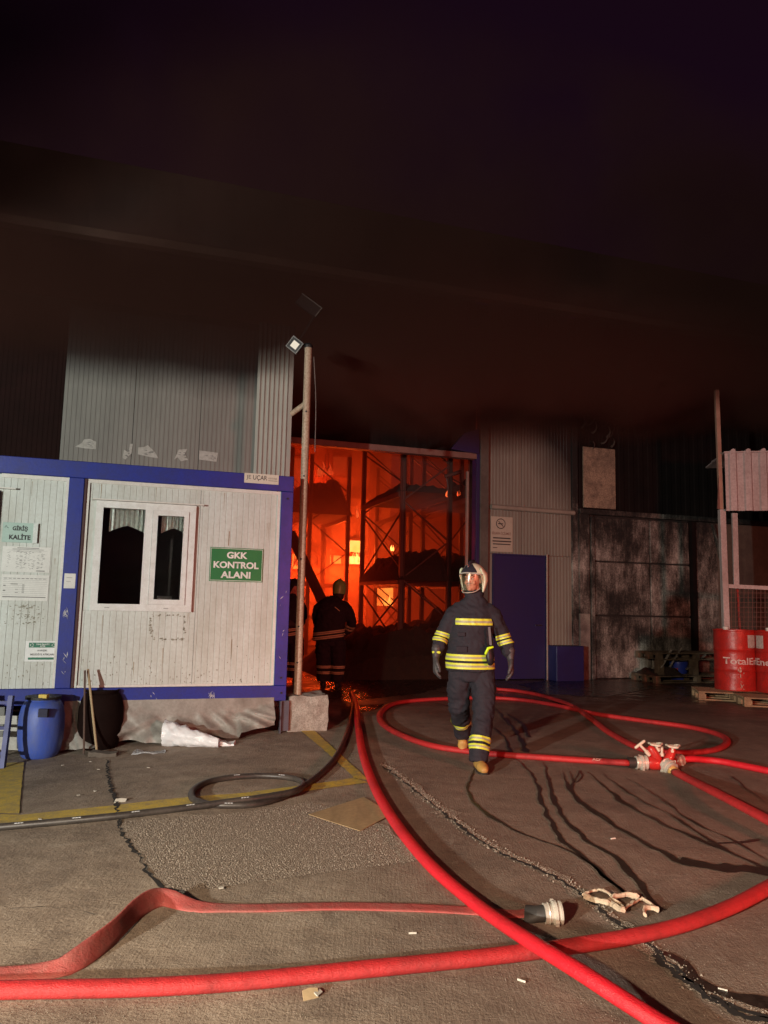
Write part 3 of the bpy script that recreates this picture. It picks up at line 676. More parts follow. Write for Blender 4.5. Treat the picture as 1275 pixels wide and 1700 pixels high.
# ================================================================== WAREHOUSE
def ms(px, py): return on(px, py, MAIN)
def ws(px, py): return on(px, py, WING)
def dark_top_panel(name, base, top_dark=(.014, .011, .010), zc=4.9, zw=.8, slope=0, s0=0, org=MAIN, nscale=1.3, namp=1.2, grime=.35):
    """sheet darkened above a sloping line: sooted right side, painted light cutoff on wing"""
    m, nt, b, pos = newmat(name)
    sp = nt.nodes.new('ShaderNodeSeparateXYZ'); nt.links.new(pos, sp.inputs[0])
    s_ = nmath(nt, 'ADD', nmath(nt, 'MULTIPLY', nmath(nt, 'SUBTRACT', sp.outputs[0], org[0]), U.x), nmath(nt, 'MULTIPLY', nmath(nt, 'SUBTRACT', sp.outputs[1], org[1]), U.y))
    n1 = nnoise(nt, pos, nscale, 7, .6); n2 = nnoise(nt, nmap(nt, pos, (1, 1, .25)), 5, 7, .65)
    line = nmath(nt, 'SUBTRACT', zc, nmath(nt, 'MULTIPLY', nmath(nt, 'MAXIMUM', nmath(nt, 'SUBTRACT', s_, s0), 0), slope))
    f = nmath(nt, 'DIVIDE', nmath(nt, 'SUBTRACT', nmath(nt, 'ADD', sp.outputs[2], nmath(nt, 'MULTIPLY', nmath(nt, 'SUBTRACT', n1, .5), namp)), line), zw)
    f = nmath(nt, 'MINIMUM', nmath(nt, 'MAXIMUM', nmath(nt, 'ADD', f, .5), 0), 1)
    c = nmix(nt, nmath(nt, 'MULTIPLY', ramp(nt, n2, [(.4, (0, 0, 0)), (.75, (1, 1, 1))]), grime), base, tuple(x*.45 for x in base))
    c = nmix(nt, f, c, top_dark)
    nt.links.new(c, b.inputs['Base Color']); b.inputs['Roughness'].default_value = .6
    return m
WINGM = dark_top_panel('wing_cladding', (.23, .225, .20), zc=4.62, zw=.5, slope=-.22, org=WING, namp=.30)  # dark top paints the floodlight's cutoff into the cladding colour
CORM = dark_top_panel('galvanised_corrugated', (.40, .41, .36), zc=4.95, zw=.5, slope=-.45, org=WING, namp=.3)  # diagonal dark top is the light cutoff, painted in
RIGHTM = dark_top_panel('olive_cladding', (.20, .185, .15), zc=5.25, zw=1.4, slope=1.25, s0=4.9, org=MAIN, namp=.8, nscale=.9)
SOOT_SHADE = mat('soot_shade_sheet', (.013, .009, .008), .8, dirt=(.006, .005, .005), dscale=1.3, damt=.9, spec=.08)
WING_SHADE = mat('wing_shade_sheet', (.022, .009, .008), .8, dirt=(.012, .007, .006), dscale=1.2, damt=.7, spec=.08)  # shadow over the wing's left end, painted as sheet colour
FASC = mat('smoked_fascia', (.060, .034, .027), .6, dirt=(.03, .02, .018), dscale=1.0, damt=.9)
hall = thing('warehouse', 'dark sooted metal warehouse with a tall doorway open on the fire inside', 'building', M=F_MAIN)
def hp(mb, name, m, F=F_MAIN, **k): return mb.build(name, m, hall, F, **k)
EZ = 7.8
# wing behind the cabin: cladding panels, then the corrugated sheet
jx = [-2.62, ws(222, 690)[0], ws(333, 690)[0], .02]
for a, b_ in zip(jx, jx[1:]): hp(rib_sheet(a+.004, b_-.004, 0, 5.5, .062, .006, 'trap'), 'wall_panel', WINGM, F_WING)
for a, b_ in ((-4.2, -2.62), (-5.8, -4.2), (-7.4, -5.8), (-9, -7.4)): hp(rib_sheet(a+.004, b_-.004, 0, 5.5, .062, .004, 'trap', y=-.004), 'wall_panel', WING_SHADE, F_WING)
hp(rib_sheet(.0, .53, 0, 5.6, .068, .026, 'sine', y=-.10, zs=14, wob=.02), 'corrugated_sheet', CORM, F_WING)
hp(MB().box(.40, .50, .03, 3.2, 0, 5.5), 'side_wall', SOOT_SHADE, F_WING); hp(MB().box(-9, .45, .0, 3.3, 5.5, 5.6), 'wing_roof', SOOT_SHADE, F_WING)
# torn papers on the wing cladding
def torn(px0, py0, px1, py1, label, shape):
    (a, z1), (b_, z0) = ws(px0, py0), ws(px1, py1); W, H = b_-a, z1-z0
    M = F_WING @ Matrix.Translation((a, -.012, z0)) @ Matrix.Rotation(PI/2, 4, 'X')
    t = thing('torn_notice', label, 'notice', M=M, group='torn notices on the wing cladding')
    MB().prism([(x*W, y*H) for x, y in shape], .002, M).build('sheet', mat('old_paper', (.50, .49, .45), .85, dirt=(.25, .24, .2), dscale=25, damt=.6), t)
    k = MB()
    for i in range(7):
        x, y = random.uniform(.2, .7), random.uniform(.15, .7); k.add([M @ Vector((x*W, y*H, .0015)), M @ Vector(((x+.22)*W, (y-.03)*H, .0015)), M @ Vector(((x+.2)*W, (y+.05)*H, .0015))], [(0, 1, 2)])
    k.build('print', GR, t)
torn(126, 727, 159, 746, 'leftmost torn notice above the cabin, peaked like a tent', [(0, .1), (.5, .0), (1, 0), (1, .75), (.7, 1), (.4, .9), (.3, .5)])
torn(205, 736, 219, 764, 'narrow torn strip of paper above the cabin, second from left', [(0, .1), (.3, 0), (.9, .4), (1, 1), (.7, 1), (.6, .45), (.1, .6)])
torn(230, 738, 263, 761, 'torn notice with a pointed top above the cabin, third from left', [(0, .2), (.6, .05), (1, 0), (.8, .5), (.45, 1), (.25, .8), (0, .75)])
torn(290, 744, 312, 767, 'crumpled torn notice above the cabin, fourth from left', [(0, .1), (.25, .3), (.5, 0), (.75, .1), (1, .15), (.75, .6), (.9, 1), (.3, .9)])
torn(331, 748, 361, 767, 'nearly whole white notice above the cabin, rightmost of five', [(0, .1), (.95, 0), (1, .9), (.0, 1)])
# main front
dR = ms(789, 800)[0]; LZ = 4.44
hp(rib_sheet(-12, -.6, 0, EZ, .5, .01, 'trap'), 'wall_panel', SOOT_SHADE)
hp(rib_sheet(-.6, dR, LZ+.12, EZ, .5, .01, 'trap'), 'wall_panel', SOOT_SHADE)
hp(MB().box(-.7, dR+.05, -.06, .12, LZ, LZ+.118), 'lintel', mat('lintel_steel', (.20, .11, .09), .5, dirt=(.08, .04, .03)), bevel=.005)
BD = mat('blue_door_paint', (.014, .014, .075), .45, dirt=(.012, .012, .05), dscale=2, damt=.5)
a, za = ms(745, 752); hp(MB().add([Vector((a, -.12, LZ+.15)), Vector((dR+.02, -.12, LZ+.10)), Vector((dR+.02, -.12, LZ+.62)), Vector((a+.3, -.12, LZ+.5)), Vector((a, -.02, LZ+.15)), Vector((dR+.02, -.02, LZ+.10)), Vector((dR+.02, -.02, LZ+.62)), Vector((a+.3, -.02, LZ+.5))], [(0, 1, 2, 3), (4, 7, 6, 5), (0, 4, 5, 1), (1, 5, 6, 2), (2, 6, 7, 3), (3, 7, 4, 0)]), 'door_hood', BD)
hp(MB().box(dR, dR+.07, -.07, .15, 0, LZ+.4), 'door_jamb', BD, bevel=.004)
hp(MB().box(dR-.14, dR-.10, .10, .16, .0, 4.2), 'door_rail', mat('rail_pale', (.35, .3, .25), .4, .4))
hp(MB().box(dR+.072, dR+.26, -.10, .10, 0, 6.8), 'column', mat('grey_column', (.10, .09, .075), .6, dirt=(.03, .025, .02), dscale=2, damt=.7), bevel=.006)
RX0 = dR+.265; RX1 = ms(948, 860)[0]; RJ = ms(866, 860)[0]; PZ = ms(870, 844)[1]; DX0, DZ = ms(819, 921); DX1 = ms(903, 925)[0]
hp(rib_sheet(RX0, RJ-.005, PZ, EZ, .075, .007, 'trap'), 'wall_panel', RIGHTM); hp(rib_sheet(RJ+.005, RX1, PZ, EZ, .075, .007, 'trap'), 'wall_panel', RIGHTM)
hp(rib_sheet(RX0, RJ-.005, DZ+.03, PZ-.01, .075, .007, 'trap'), 'wall_panel', RIGHTM); hp(rib_sheet(RJ+.005, RX1, DZ+.03, PZ-.01, .075, .007, 'trap'), 'wall_panel', RIGHTM)
hp(rib_sheet(DX1+.03, RX1, 0, DZ+.022, .075, .007, 'trap'), 'wall_panel', RIGHTM); hp(rib_sheet(RX0, DX0-.03, 0, DZ+.022, .075, .007, 'trap'), 'wall_panel', RIGHTM)
hp(MB().tube([(RX0+.05, -.09, PZ-.02), (RX1+.02, -.09, PZ-.04)], .05, 12), 'wall_pipe', mat('pipe_grey', (.30, .27, .22), .45, dirt=(.12, .1, .08)), smooth=True)
dd = hp(MB().box(DX0, DX1, -.05, .0, .02, DZ), 'side_door', BD, bevel=.005)
MB().box(DX0-.028, DX0-.001, -.07, .01, 0, DZ+.0).box(DX1+.001, DX1+.028, -.07, .01, 0, DZ).box(DX0-.028, DX1+.028, -.071, .01, DZ+.001, DZ+.028).build('door_frame', mat('door_frame_blue', (.015, .016, .08), .5), dd, F_MAIN)
MB().tube([(DX1-.12, -.05, 1.1), (DX1-.12, -.1, 1.1), (DX1-.26, -.1, 1.1)], .012, 8).build('handle', mat('steel', (.5, .5, .5), .3, 1), dd, F_MAIN)
o = MB().box(DX1+.04, RX1+.02, -.42, -.02, 0, .70).build('plinth_box', mat('plinth_blue', (.016, .018, .10), .5, dirt=(.01, .01, .05), dscale=3, damt=.5), M=F_MAIN, bevel=.01); tag(o, 'low blue steel box standing right of the blue side door', 'box')
o = MB().tube([(DX1+.02, -.09, .0), (DX1+.02, -.09, DZ+.05)], .018, 8).build('standpipe', mat('pipe_grey', (.3, .27, .22)), M=F_MAIN, smooth=True); tag(o, 'thin upright pipe at the right edge of the blue side door', 'pipe')
# no smoking sign
t, M, W, H = board('no_smoking_sign', 'sooty white no smoking sign reading SİGARA İÇİLMEZ above the blue door', 'sign', (814, 857, 850, 917), (.42, .38, .30), F=F_MAIN, y=-.02, conv=ms)
mb = MB(); cxx, czz = W*.45, H*.80
ring = [Vector((cxx+math.cos(k*PI/12)*W*.20, -.0075, czz+math.sin(k*PI/12)*W*.20)) for k in range(25)]
MB().tube(ring, .008, 5, cap=False).build('prohibition_ring', BP, t, M); MB().beam((cxx-.05, -.0075, czz+.05), (cxx+.06, -.0075, czz-.06), .014, .003, (0, 1, 0)).build('prohibition_bar', BP, t, M)
MB().box(cxx-.06, cxx+.05, -.0095, -.0065, czz-.012, czz+.008).build('cigarette', BP, t, M)
txt(t, M, W, -.0072, mat('print_rust', (.16, .08, .06)), [('SİGARA İÇİLMEZ', W*.05, W*.92, H*.47, H*.58, .01)])
rows(t, M, W, H, [(.1, .9, .37, .035), (.08, .94, .28, .035), (.1, .9, .2, .03), (.1, .3, .1, .02)], BP, y=-.0075)

# burnt right part
def burnt_material():
    m, nt, b, pos = newmat('burnt_paint')
    n1 = nnoise(nt, nmap(nt, pos, (1, 1, .45)), 3.0, 9, .72); n2 = nnoise(nt, nmap(nt, pos, (1, 1, .12)), 24, 7, .75); n3 = nnoise(nt, pos, .9, 4); n4 = nnoise(nt, pos, 30, 6, .8)
    k = nmath(nt, 'ADD', nmath(nt, 'ADD', nmath(nt, 'MULTIPLY', n1, .45), nmath(nt, 'MULTIPLY', n2, .17)), nmath(nt, 'ADD', nmath(nt, 'MULTIPLY', n3, .42), nmath(nt, 'MULTIPLY', n4, .28)))
    sp = nt.nodes.new('ShaderNodeSeparateXYZ'); nt.links.new(pos, sp.inputs[0])
    k = nmath(nt, 'SUBTRACT', k, nmath(nt, 'MULTIPLY', nmath(nt, 'MAXIMUM', nmath(nt, 'SUBTRACT', sp.outputs[2], 2.3), 0), .05))
    c = ramp(nt, k, [(.575, (.008, .007, .006)), (.63, (.040, .034, .028)), (.69, (.14, .125, .108)), (.79, (.42, .40, .35))])
    nt.links.new(c, b.inputs['Base Color']); b.inputs['Roughness'].default_value = .8
    bump(nt, b, k, .03); return m
BURN = burnt_material()
hp(MB().box(RX1+.0, RX1+.14, -.06, .1, 0, EZ-.6), 'column', BURN, bevel=.006)
PLX = ms(975, 1000)[0]
hp(MB().box(RX1+.145, PLX, -.10, .08, 0, 1.35), 'plaster_pier', mat('grey_plaster', (.26, .24, .20), .8, dirt=(.05, .04, .035), dscale=3, damt=.9)); hp(MB().box(RX1+.145, PLX, -.09, .08, 1.352, 3.45), 'plaster_pier', BURN)
BX = [ms(986, 930)[0], ms(1078, 930)[0], ms(1144, 930)[0]]; BZ = [.0, ms(1060, 1023)[1], ms(1060, 935)[1], ms(1060, 862)[1]]
hp(MB().box(PLX+.002, BX[0]-.03, -.03, .08, 0, 3.45), 'pier_edge', BURN); hp(MB().box(PLX+.05, PLX+.14, -.10, -.032, 0, 3.4), 'downpipe', BURN, bevel=.01)
for i in range(2):
    for j in range(3):
        hp(MB().box(BX[i]-.02 + .02, BX[i+1]-.03, -.05, .04, BZ[j]+.015, BZ[j+1]-.015), 'burnt_panel', BURN, bevel=.015)
hp(MB().box(PLX+.1, 16, .045, .1, 0, 3.5), 'rear_wall', mat('charred', (.02, .016, .014), .8))
hp(MB().box(RX1+.15, 16, -.12, .06, 3.452, 3.56), 'ledge', BURN, bevel=.01)
PX1 = ms(1188, 930)[0]
hp(MB().box(BX[2]+.0, BX[2]+.10, -.12, .04, 0, 3.44), 'column', SOOT_SHADE); hp(MB().box(BX[2]+.12, PX1, -.07, .04, 0, 3.44), 'burnt_panel', BURN, bevel=.01)
hp(MB().beam((BX[2]+.55, -.16, 3.4), (BX[2]+.85, -.16, 2.3), .05, .03), 'hanging_strip', BURN)
hp(MB().box(PX1+.02, 12.2, -.05, .04, 0, 3.44), 'burnt_panel', mat('olive_brown_sheet', (.13, .10, .075), .7, dirt=(.05, .035, .03), dscale=2, damt=.7), bevel=.01); hp(MB().box(12.21, 16, -.05, .04, 0, 3.44), 'burnt_panel', mat('olive_brown_sheet', (.1, .08, .06)))
for a, b_ in ((RX1+.145, 8.2), (8.205, 10.2), (10.205, 13), (13.005, 18)): hp(rib_sheet(a, b_, 3.562, EZ, .25, .012, 'trap'), 'wall_panel', SOOT_SHADE)
(a, z1), (b_, z0) = ms(966, 742), ms(1020, 846)
hp(MB().box(a, b_, -.05, -.02, z0, z1), 'insulation_board', mat('beige_board', (.36, .28, .19), .85, dirt=(.07, .05, .04), dscale=5, damt=.85, bmp=.004, fine=.3))
# curled charred scraps above the beige board
mb = MB()
for k in range(14):
    s_, z_ = random.uniform(a-.1, b_+.1), z1+random.uniform(-.05, .75); c_ = Vector((s_, -.06, z_)); t_ = random.uniform(-.5, .9); l = random.uniform(.1, .3)
    P_ = [c_+Vector((math.cos(t_+i*.25)*l*i/5, -.02*i, math.sin(t_+i*.25)*l*i/5)) for i in range(6)]
    mb.tube(P_, [.04*(1-i/7) for i in range(6)], 5, ry=.006)
hp(mb, 'charred_scrap', mat('char_scrap', (.10, .08, .065), .8, dirt=(.02, .015, .01), damt=.9), kind='stuff')
# eaves, gutter, parapet
hp(MB().box(-12, 16, -.22, .0, EZ+.002, EZ+.16), 'gutter', mat('zinc_gutter', (.17, .10, .075), .6, dirt=(.06, .04, .03), dscale=1, damt=.8), bevel=.01)
hp(rib_sheet(-12, 16, EZ+.165, EZ+1.55, 1.0, .006, 'trap', y=-.05), 'parapet', FASC)
hp(MB().box(-12, 16, .1, 14, EZ-.1, EZ), 'roof', SOOT_SHADE)
# interior shell
INW = mat('inner_sheet', (.42, .30, .24), .8, dirt=(.18, .12, .10), dscale=1.2, damt=.8)
hp(rib_sheet(-7, 5.7, 0, EZ-.1, .9, .02, 'trap', y=11.0), 'back_wall', INW); hp(rib_sheet(5.71, 11, 0, EZ-.1, .9, .02, 'trap', y=10.2), 'back_wall', SOOT_SHADE)  # black right stretch paints in the hall's unlit side
hp(MB().box(-7.1, -7, .1, 11, 0, EZ-.1), 'inner_wall', INW); hp(MB().box(10.2, 10.3, .2, 11, 0, EZ-.1), 'inner_wall', mat('charred', (.02, .02, .02)))
for s_ in (-1.2, .9, 2.0, 3.35, 4.9): hp(MB().box(s_, s_+.16, 10.7, 10.97, 0, EZ-.15), 'inner_column', mat('inner_col', (.16, .08, .06), .7))
for z_ in (3.0, 5.0): hp(MB().box(-6.9, 6.3, 10.8, 10.96, z_, z_+.14), 'inner_rail', mat('inner_col', (.16, .08, .06), .7))

# ================================================================== INSIDE THE HALL: racks, burnt goods, fire
RACK = mat('rack_steel', (.07, .025, .018), .55, dirt=(.04, .02, .015), dscale=4, damt=.7)
CHAR = mat('charred_goods', (.022, .015, .012), .95, dirt=(.05, .03, .02), dscale=6, damt=.5, bmp=.03, bscale=12)
def rack_M(s_, y_, rz=0): return F_MAIN @ Matrix.Translation((s_, y_, 0)) @ Matrix.Rotation(rz, 4, 'Z')
def make_rack(M, label, H=5.6, W=1.1, L=3.0, levels=(1.95, 3.85)):
    """origin at near left upright; W along x, L away"""
    t = thing('pallet_rack', label, 'rack', M=M, group='burning pallet racks in the hall')
    for x in (0, W):
        for y in (0, L):
            mb = MB(); mb.box(x-.05, x+.05, y-.01, y+.045, 0, H).box(x-.05, x-.035, y-.045, y-.01, 0, H).box(x+.035, x+.05, y-.045, y-.01, 0, H)
            mb.build('upright', RACK, t, M)
    for y in (0, L):
        z = .3; k = 0
        while z < H-.9:
            a, b_ = (0, W) if k % 2 == 0 else (W, 0); MB().beam((a, y, z), (b_, y, z+.85), .04, .03).build('brace', RACK, t, M); z += .85; k += 1
    for z in levels:
        for x in (-.04, W+.04): MB().beam((x, .05, z), (x, L-.05, z), .05, .12).build('beam', RACK, t, M)
    for k, (z0, z1) in enumerate(((2.2, 3.6), (3.5, 2.2), (.5, 1.7), (1.7, .5), (4.1, 5.2))):
        MB().beam((.02, .05, z0), (.02, L-.05, z1), .035, .02).build('back_brace', RACK, t, M)
    return t
R0 = F_MAIN.inverted() @ Vector((.40, 16.2, 0))
r1 = make_rack(rack_M(R0.x, R0.y), 'pallet rack nearest the doorway, its slanting braces black against the fire')
W1 = WM[r1.name]
labels = ['hazy pallet rack far left behind the leaning beam', 'dark pallet rack right of the nearest one', 'pallet rack deep in the hall behind the small bright windows', 'pallet rack deep at the back, right of the fire']
for (s_, y_, l) in ((1.9, 6.7, labels[2]), (.1, 6.0, labels[0]), (R0.x+1.75, R0.y+.3, labels[1]), (R0.x+1.5, R0.y+3.6, labels[3])):
    dup(r1, rack_M(s_, y_), l)
def heap(x0, x1, y0, y1, z0, hfun, label, name='burnt_goods', M=W1, nx=26, ny=16, amp=.10, m=CHAR, cat='goods', seed=0):
    mb = MB(); rr = []
    for j in range(ny+1):
        r = []
        for i in range(nx+1):
            x, y = x0+(x1-x0)*i/nx, y0+(y1-y0)*j/ny; e = min(1, 6*min(i/nx, 1-i/nx)+.0)*min(1, 5*min(j/ny, 1-j/ny)+.0)
            h = hfun(i/nx, j/ny)*e**.6 + amp*noise.noise(Vector((x*3.3, y*3.3, seed)))*e + amp*.5*noise.noise(Vector((x*9, y*9, seed)))*e
            r.append(Vector((x, y, z0+max(0.01*e, h))))
        rr.append(r)
    mb.loft(rr, cap=False, closed=False)
    mb.quad((x0, y0, z0), (x0, y1, z0), (x1, y1, z0), (x1, y0, z0))
    o = mb.build(name, m, M=M); return tag(o, label, cat)
heap(-.1, 1.25, -.1, 3.1, 1.98, lambda a, b: .38+.35*(1-b)*a+.1, 'black heap of burnt goods sagging on the lower level of the nearest rack', seed=1, amp=.16)
heap(-.1, 1.25, -.05, 3.0, 3.9, lambda a, b: .12+.16*(1-b), 'low charred load on the upper level of the nearest rack', seed=2, amp=.12)
heap(-1.9, 3.6, -1.2, 2.6, 0, lambda a, b: .25+1.15*min(1, a*1.6)+.2*math.sin(a*9), 'big charred heap on the floor in front of the nearest rack', seed=3, amp=.25, nx=40)
heap(1.2, 3.2, -.2, 3.1, 1.98, lambda a, b: .6, 'dark burnt stack on the lower level of the right rack', seed=4, amp=.16)
heap(1.7, 3.2, -.0, 3.1, 3.9, lambda a, b: .5, 'dark burnt stack on the upper level of the right rack', seed=5, amp=.16)
heap(-1.5, 1.3, -.1, 2.9, 1.0, lambda a, b: .0, 'flat burnt layer at the foot of the far racks', seed=6, M=rack_M(1.7, 6.9), amp=.1)
heap(-.9, 1.25, -.1, 2.9, 3.9, lambda a, b: .35+.6*(a > .35)+.15*(a > .7), 'tall stepped stack glowing in smoke on the far upper rack level', seed=7, M=rack_M(1.9, 6.7), amp=.1)
hk = F_MAIN @ Matrix.Identity(4)
# hanging strips and leaning beam
a, b_ = depth_pt(482, 884, 16.5), depth_pt(540, 1000, 16.2); b_.z = 1.35
o = MB().beam(a, b_+(b_-a)*.55, .17, .17).build('fallen_beam', mat('fallen_beam', (.10, .045, .03), .6)); tag(o, 'thick fallen steel beam slanting down left of the firefighter in the doorway', 'beam')
o = MB().tube([depth_pt(738, 791, 15.9), depth_pt(766, 783, 15.9)], .04, 8).build('hanging_rail', RACK); tag(o, 'short hot rail hanging high at the right of the doorway', 'rail')
for (x0, y0, x1, y1, l) in ((741, 792, 743, 824, 'left'), (764, 784, 762, 822, 'right')):
    o = MB().tube(spline([depth_pt(x0, y0, 15.9), depth_pt((x0+x1)/2+2, (y0+y1)/2, 15.9), depth_pt(x1, y1, 15.9)], .1), [.012, .02, .035][0], 6).build('hanging_strip', RACK); tag(o, 'thin burnt strip hanging from the %s end of the hot rail' % l, 'strip')
# flames: tongues of burning gas, each a lumpy teardrop
FL = []
for i, (c1, c2, st) in enumerate((((1, .42, .07), (1, .10, .015), 5.0), ((1, .55, .13), (1, .2, .03), 9.0), ((1, .14, .03), (.8, .05, .01), 1.6))): FL.append(emis('flame_%d' % i, c1, st, 2.2, c2))
def flame(px, py, D, wpx, hpx, k, label, seed):
    p = depth_pt(px, py, D); sc = D/FPX; W, H = wpx*sc, hpx*sc; rnd = random.Random(seed); mb = MB()
    n = max(3, int(wpx/3)) if wpx > 8 else 2
    for q_ in range(n):
        u_ = (q_+.5)/n-.5; w_ = W/n*rnd.uniform(1.0, 2.0); h_ = H*rnd.uniform(.35, 1.0)*(1-.5*abs(u_)); x0 = p.x+u_*W; y0 = p.y+rnd.uniform(-.2, .2); rg = []
        for j in range(13):
            t_ = j/12; r = max(.006, w_*.5*(math.sin(PI*t_**.7*.93+.15)**.9)*(1-.45*t_)); cx = h_*.16*t_*noise.noise(Vector((t_*2.4, seed+q_*3.1, 0)))*1.6
            rg.append([Vector((x0+cx+r*math.cos(q)*(1+.3*noise.noise(Vector((math.cos(q)*1.3, t_*6, seed+q_)))), y0+r*.7*math.sin(q), p.z+h_*t_)) for q in [2*PI*i/10 for i in range(10)]])
        mb.loft(rg)
    t = mb.build('flame', FL[k], smooth='all'); tag(t, label, 'flame', 'flames in the burning hall'); return t
flame(590, 936, 23.6, 12, 26, 1, 'brightest yellow flame before the back window left of the nearest rack', 1)
flame(651, 915, 20.5, 6, 26, 1, 'thin bright flame between the uprights of the nearest rack', 4)
flame(540, 790, 22.5, 28, 26, 2, 'flame licking over the stepped stack on the upper level', 5)
flame(520, 826, 22.5, 9, 18, 0, 'small flame at the left edge of the upper stack', 6)
flame(640, 1006, 22.5, 18, 26, 0, 'orange flame low behind the floor heap', 7)
flame(500, 940, 23.5, 24, 40, 2, 'dull red flame at the left edge of the doorway', 9)
flame(742, 824, 15.9, 4, 14, 2, 'little flame at the end of the left hanging strip', 10)
flame(762, 822, 15.9, 4, 13, 2, 'little flame at the end of the right hanging strip', 11)
flame(593, 860, 19.4, 4, 30, 2, 'burning strip hanging beside the nearest rack upright', 13)
# window openings in the back wall, the room beyond on fire
GLOW = emis('burning_room', (1, .34, .05), 4.5, 1.5, (1, .12, .015)); GLOW2 = emis('dull_burning_room', (1, .10, .02), .55, 1.0, (.8, .05, .01)); GLOW3 = emis('bright_burning_room', (1, .62, .16), 9, 1.5, (1, .3, .05))
IF = mat('inner_col', (.16, .08, .06))
def fire_window(px0_, py0_, px1_, py1_, m):
    (a, z1), (b_, z0) = on(px0_, py0_, MAIN, 10.9), on(px1_, py1_, MAIN, 10.9); f = .06
    wo = hp(MB().box(a-f, b_+f, 10.82, 10.98, z1, z1+f).box(a-f, b_+f, 10.82, 10.98, z0-f, z0).box(a-f, a, 10.82, 10.98, z0+.001, z1-.001).box(b_, b_+f, 10.82, 10.98, z0+.001, z1-.001), 'inner_window', IF)
    MB().box(a, b_, 10.9, 10.93, z0, z1).build('pane', m, wo, F_MAIN)
fire_window(580, 897, 597, 937, GLOW3); fire_window(553, 918, 566, 936, GLOW); fire_window(533, 910, 549, 938, GLOW)
fire_window(543, 757, 575, 790, GLOW2); fire_window(484, 760, 502, 812, GLOW2); fire_window(506, 908, 526, 940, GLOW2); fire_window(613, 966, 652, 1006, GLOW); fire_window(485, 915, 500, 945, GLOW)
# the light of the fire itself
for (s_, y_, z_, e, c) in ((3.7, 9.7, 2.7, 1350, (1, .085, .010)), (1.8, 9.4, 2.3, 700, (1, .050, .007)), (2.6, 9.0, 5.2, 330, (1, .045, .007)), (4.7, 9.0, 1.0, 350, (1, .06, .009)), (-.2, 6.5, 3.0, 350, (1, .05, .007)), (5.2, 5.6, 3.2, 60, (1, .06, .008))):
    p = F_MAIN @ Vector((s_, y_, z_)); d = bpy.data.lights.new('fire_light', 'POINT'); d.energy = e; d.color = c; d.shadow_soft_size = .5
    o = bpy.data.objects.new('fire_light', d); COL.objects.link(o); o.location = p
# smoke filling the hall
def volume(name, label, x0, x1, y0, y1, z0, z1, col, dens, F=F_MAIN, hetero=None):
    m = bpy.data.materials.new(name); m.use_nodes = True; nt = m.node_tree; nt.nodes.clear()
    out = nt.nodes.new('ShaderNodeOutputMaterial'); v = nt.nodes.new('ShaderNodeVolumePrincipled'); nt.links.new(v.outputs[0], out.inputs['Volume'])
    v.inputs['Color'].default_value = (*col, 1); v.inputs['Density'].default_value = dens; v.inputs['Anisotropy'].default_value = .2
    if hetero: hetero(nt, v)
    o = MB().box(x0, x1, y0, y1, z0, z1).build(name, m, None, F, kind='stuff'); tag(o, label, 'smoke'); return o
volume('fire_smoke', 'glowing red smoke filling the burning hall behind the doorway', -6.9, 10.1, .45, 10.1, .02, 7.6, (.60, .42, .38), .16, hetero=lambda nt, v: nt.links.new(ramp(nt, nnoise(nt, nt.nodes.new('ShaderNodeNewGeometry').outputs['Position'], .55, 2, .5), [(.38, (.05, .05, .05)), (.64, (.27, .27, .27))]), v.inputs['Density']))
SMOKE_DENS = 1.6
def layered(nt, v):
    g = nt.nodes.new('ShaderNodeNewGeometry'); P = g.outputs['Position']; sp = nt.nodes.new('ShaderNodeSeparateXYZ'); nt.links.new(P, sp.inputs[0])
    n = nnoise(nt, P, .42, 3, .55)
    # the smoke sheet hangs lower towards the doorway and the burnt side
    zz = nmath(nt, 'ADD', sp.outputs[2], nmath(nt, 'MULTIPLY', nmath(nt, 'SUBTRACT', n, .5), 1.3))
    base = nmath(nt, 'ADD', 4.50, nmath(nt, 'MULTIPLY', nmath(nt, 'MAXIMUM', nmath(nt, 'SUBTRACT', sp.outputs[0], 2.0), 0), .13))
    d = nmath(nt, 'MULTIPLY', nmath(nt, 'SUBTRACT', zz, base), .95); d = nmath(nt, 'MINIMUM', nmath(nt, 'MAXIMUM', d, 0), 1)
    thin = nmath(nt, 'MULTIPLY', nmath(nt, 'SUBTRACT', zz, 5.9), 1.2); thin = nmath(nt, 'MINIMUM', nmath(nt, 'MAXIMUM', thin, 0), nmath(nt, 'SUBTRACT', 1, ramp(nt, nnoise(nt, P, .22, 3, .6), [(.40, (.02, .02, .02)), (.64, (.26, .26, .26))])))
    nt.links.new(nmath(nt, 'MULTIPLY', nmath(nt, 'MULTIPLY', d, nmath(nt, 'SUBTRACT', 1, thin)), SMOKE_DENS), v.inputs['Density'])
volume('smoke', 'dark brown smoke rolling over the upper walls and roof edge', -13, 17, -3.9, -.25, 4.0, 11.0, (.36, .155, .115), .5, hetero=layered)

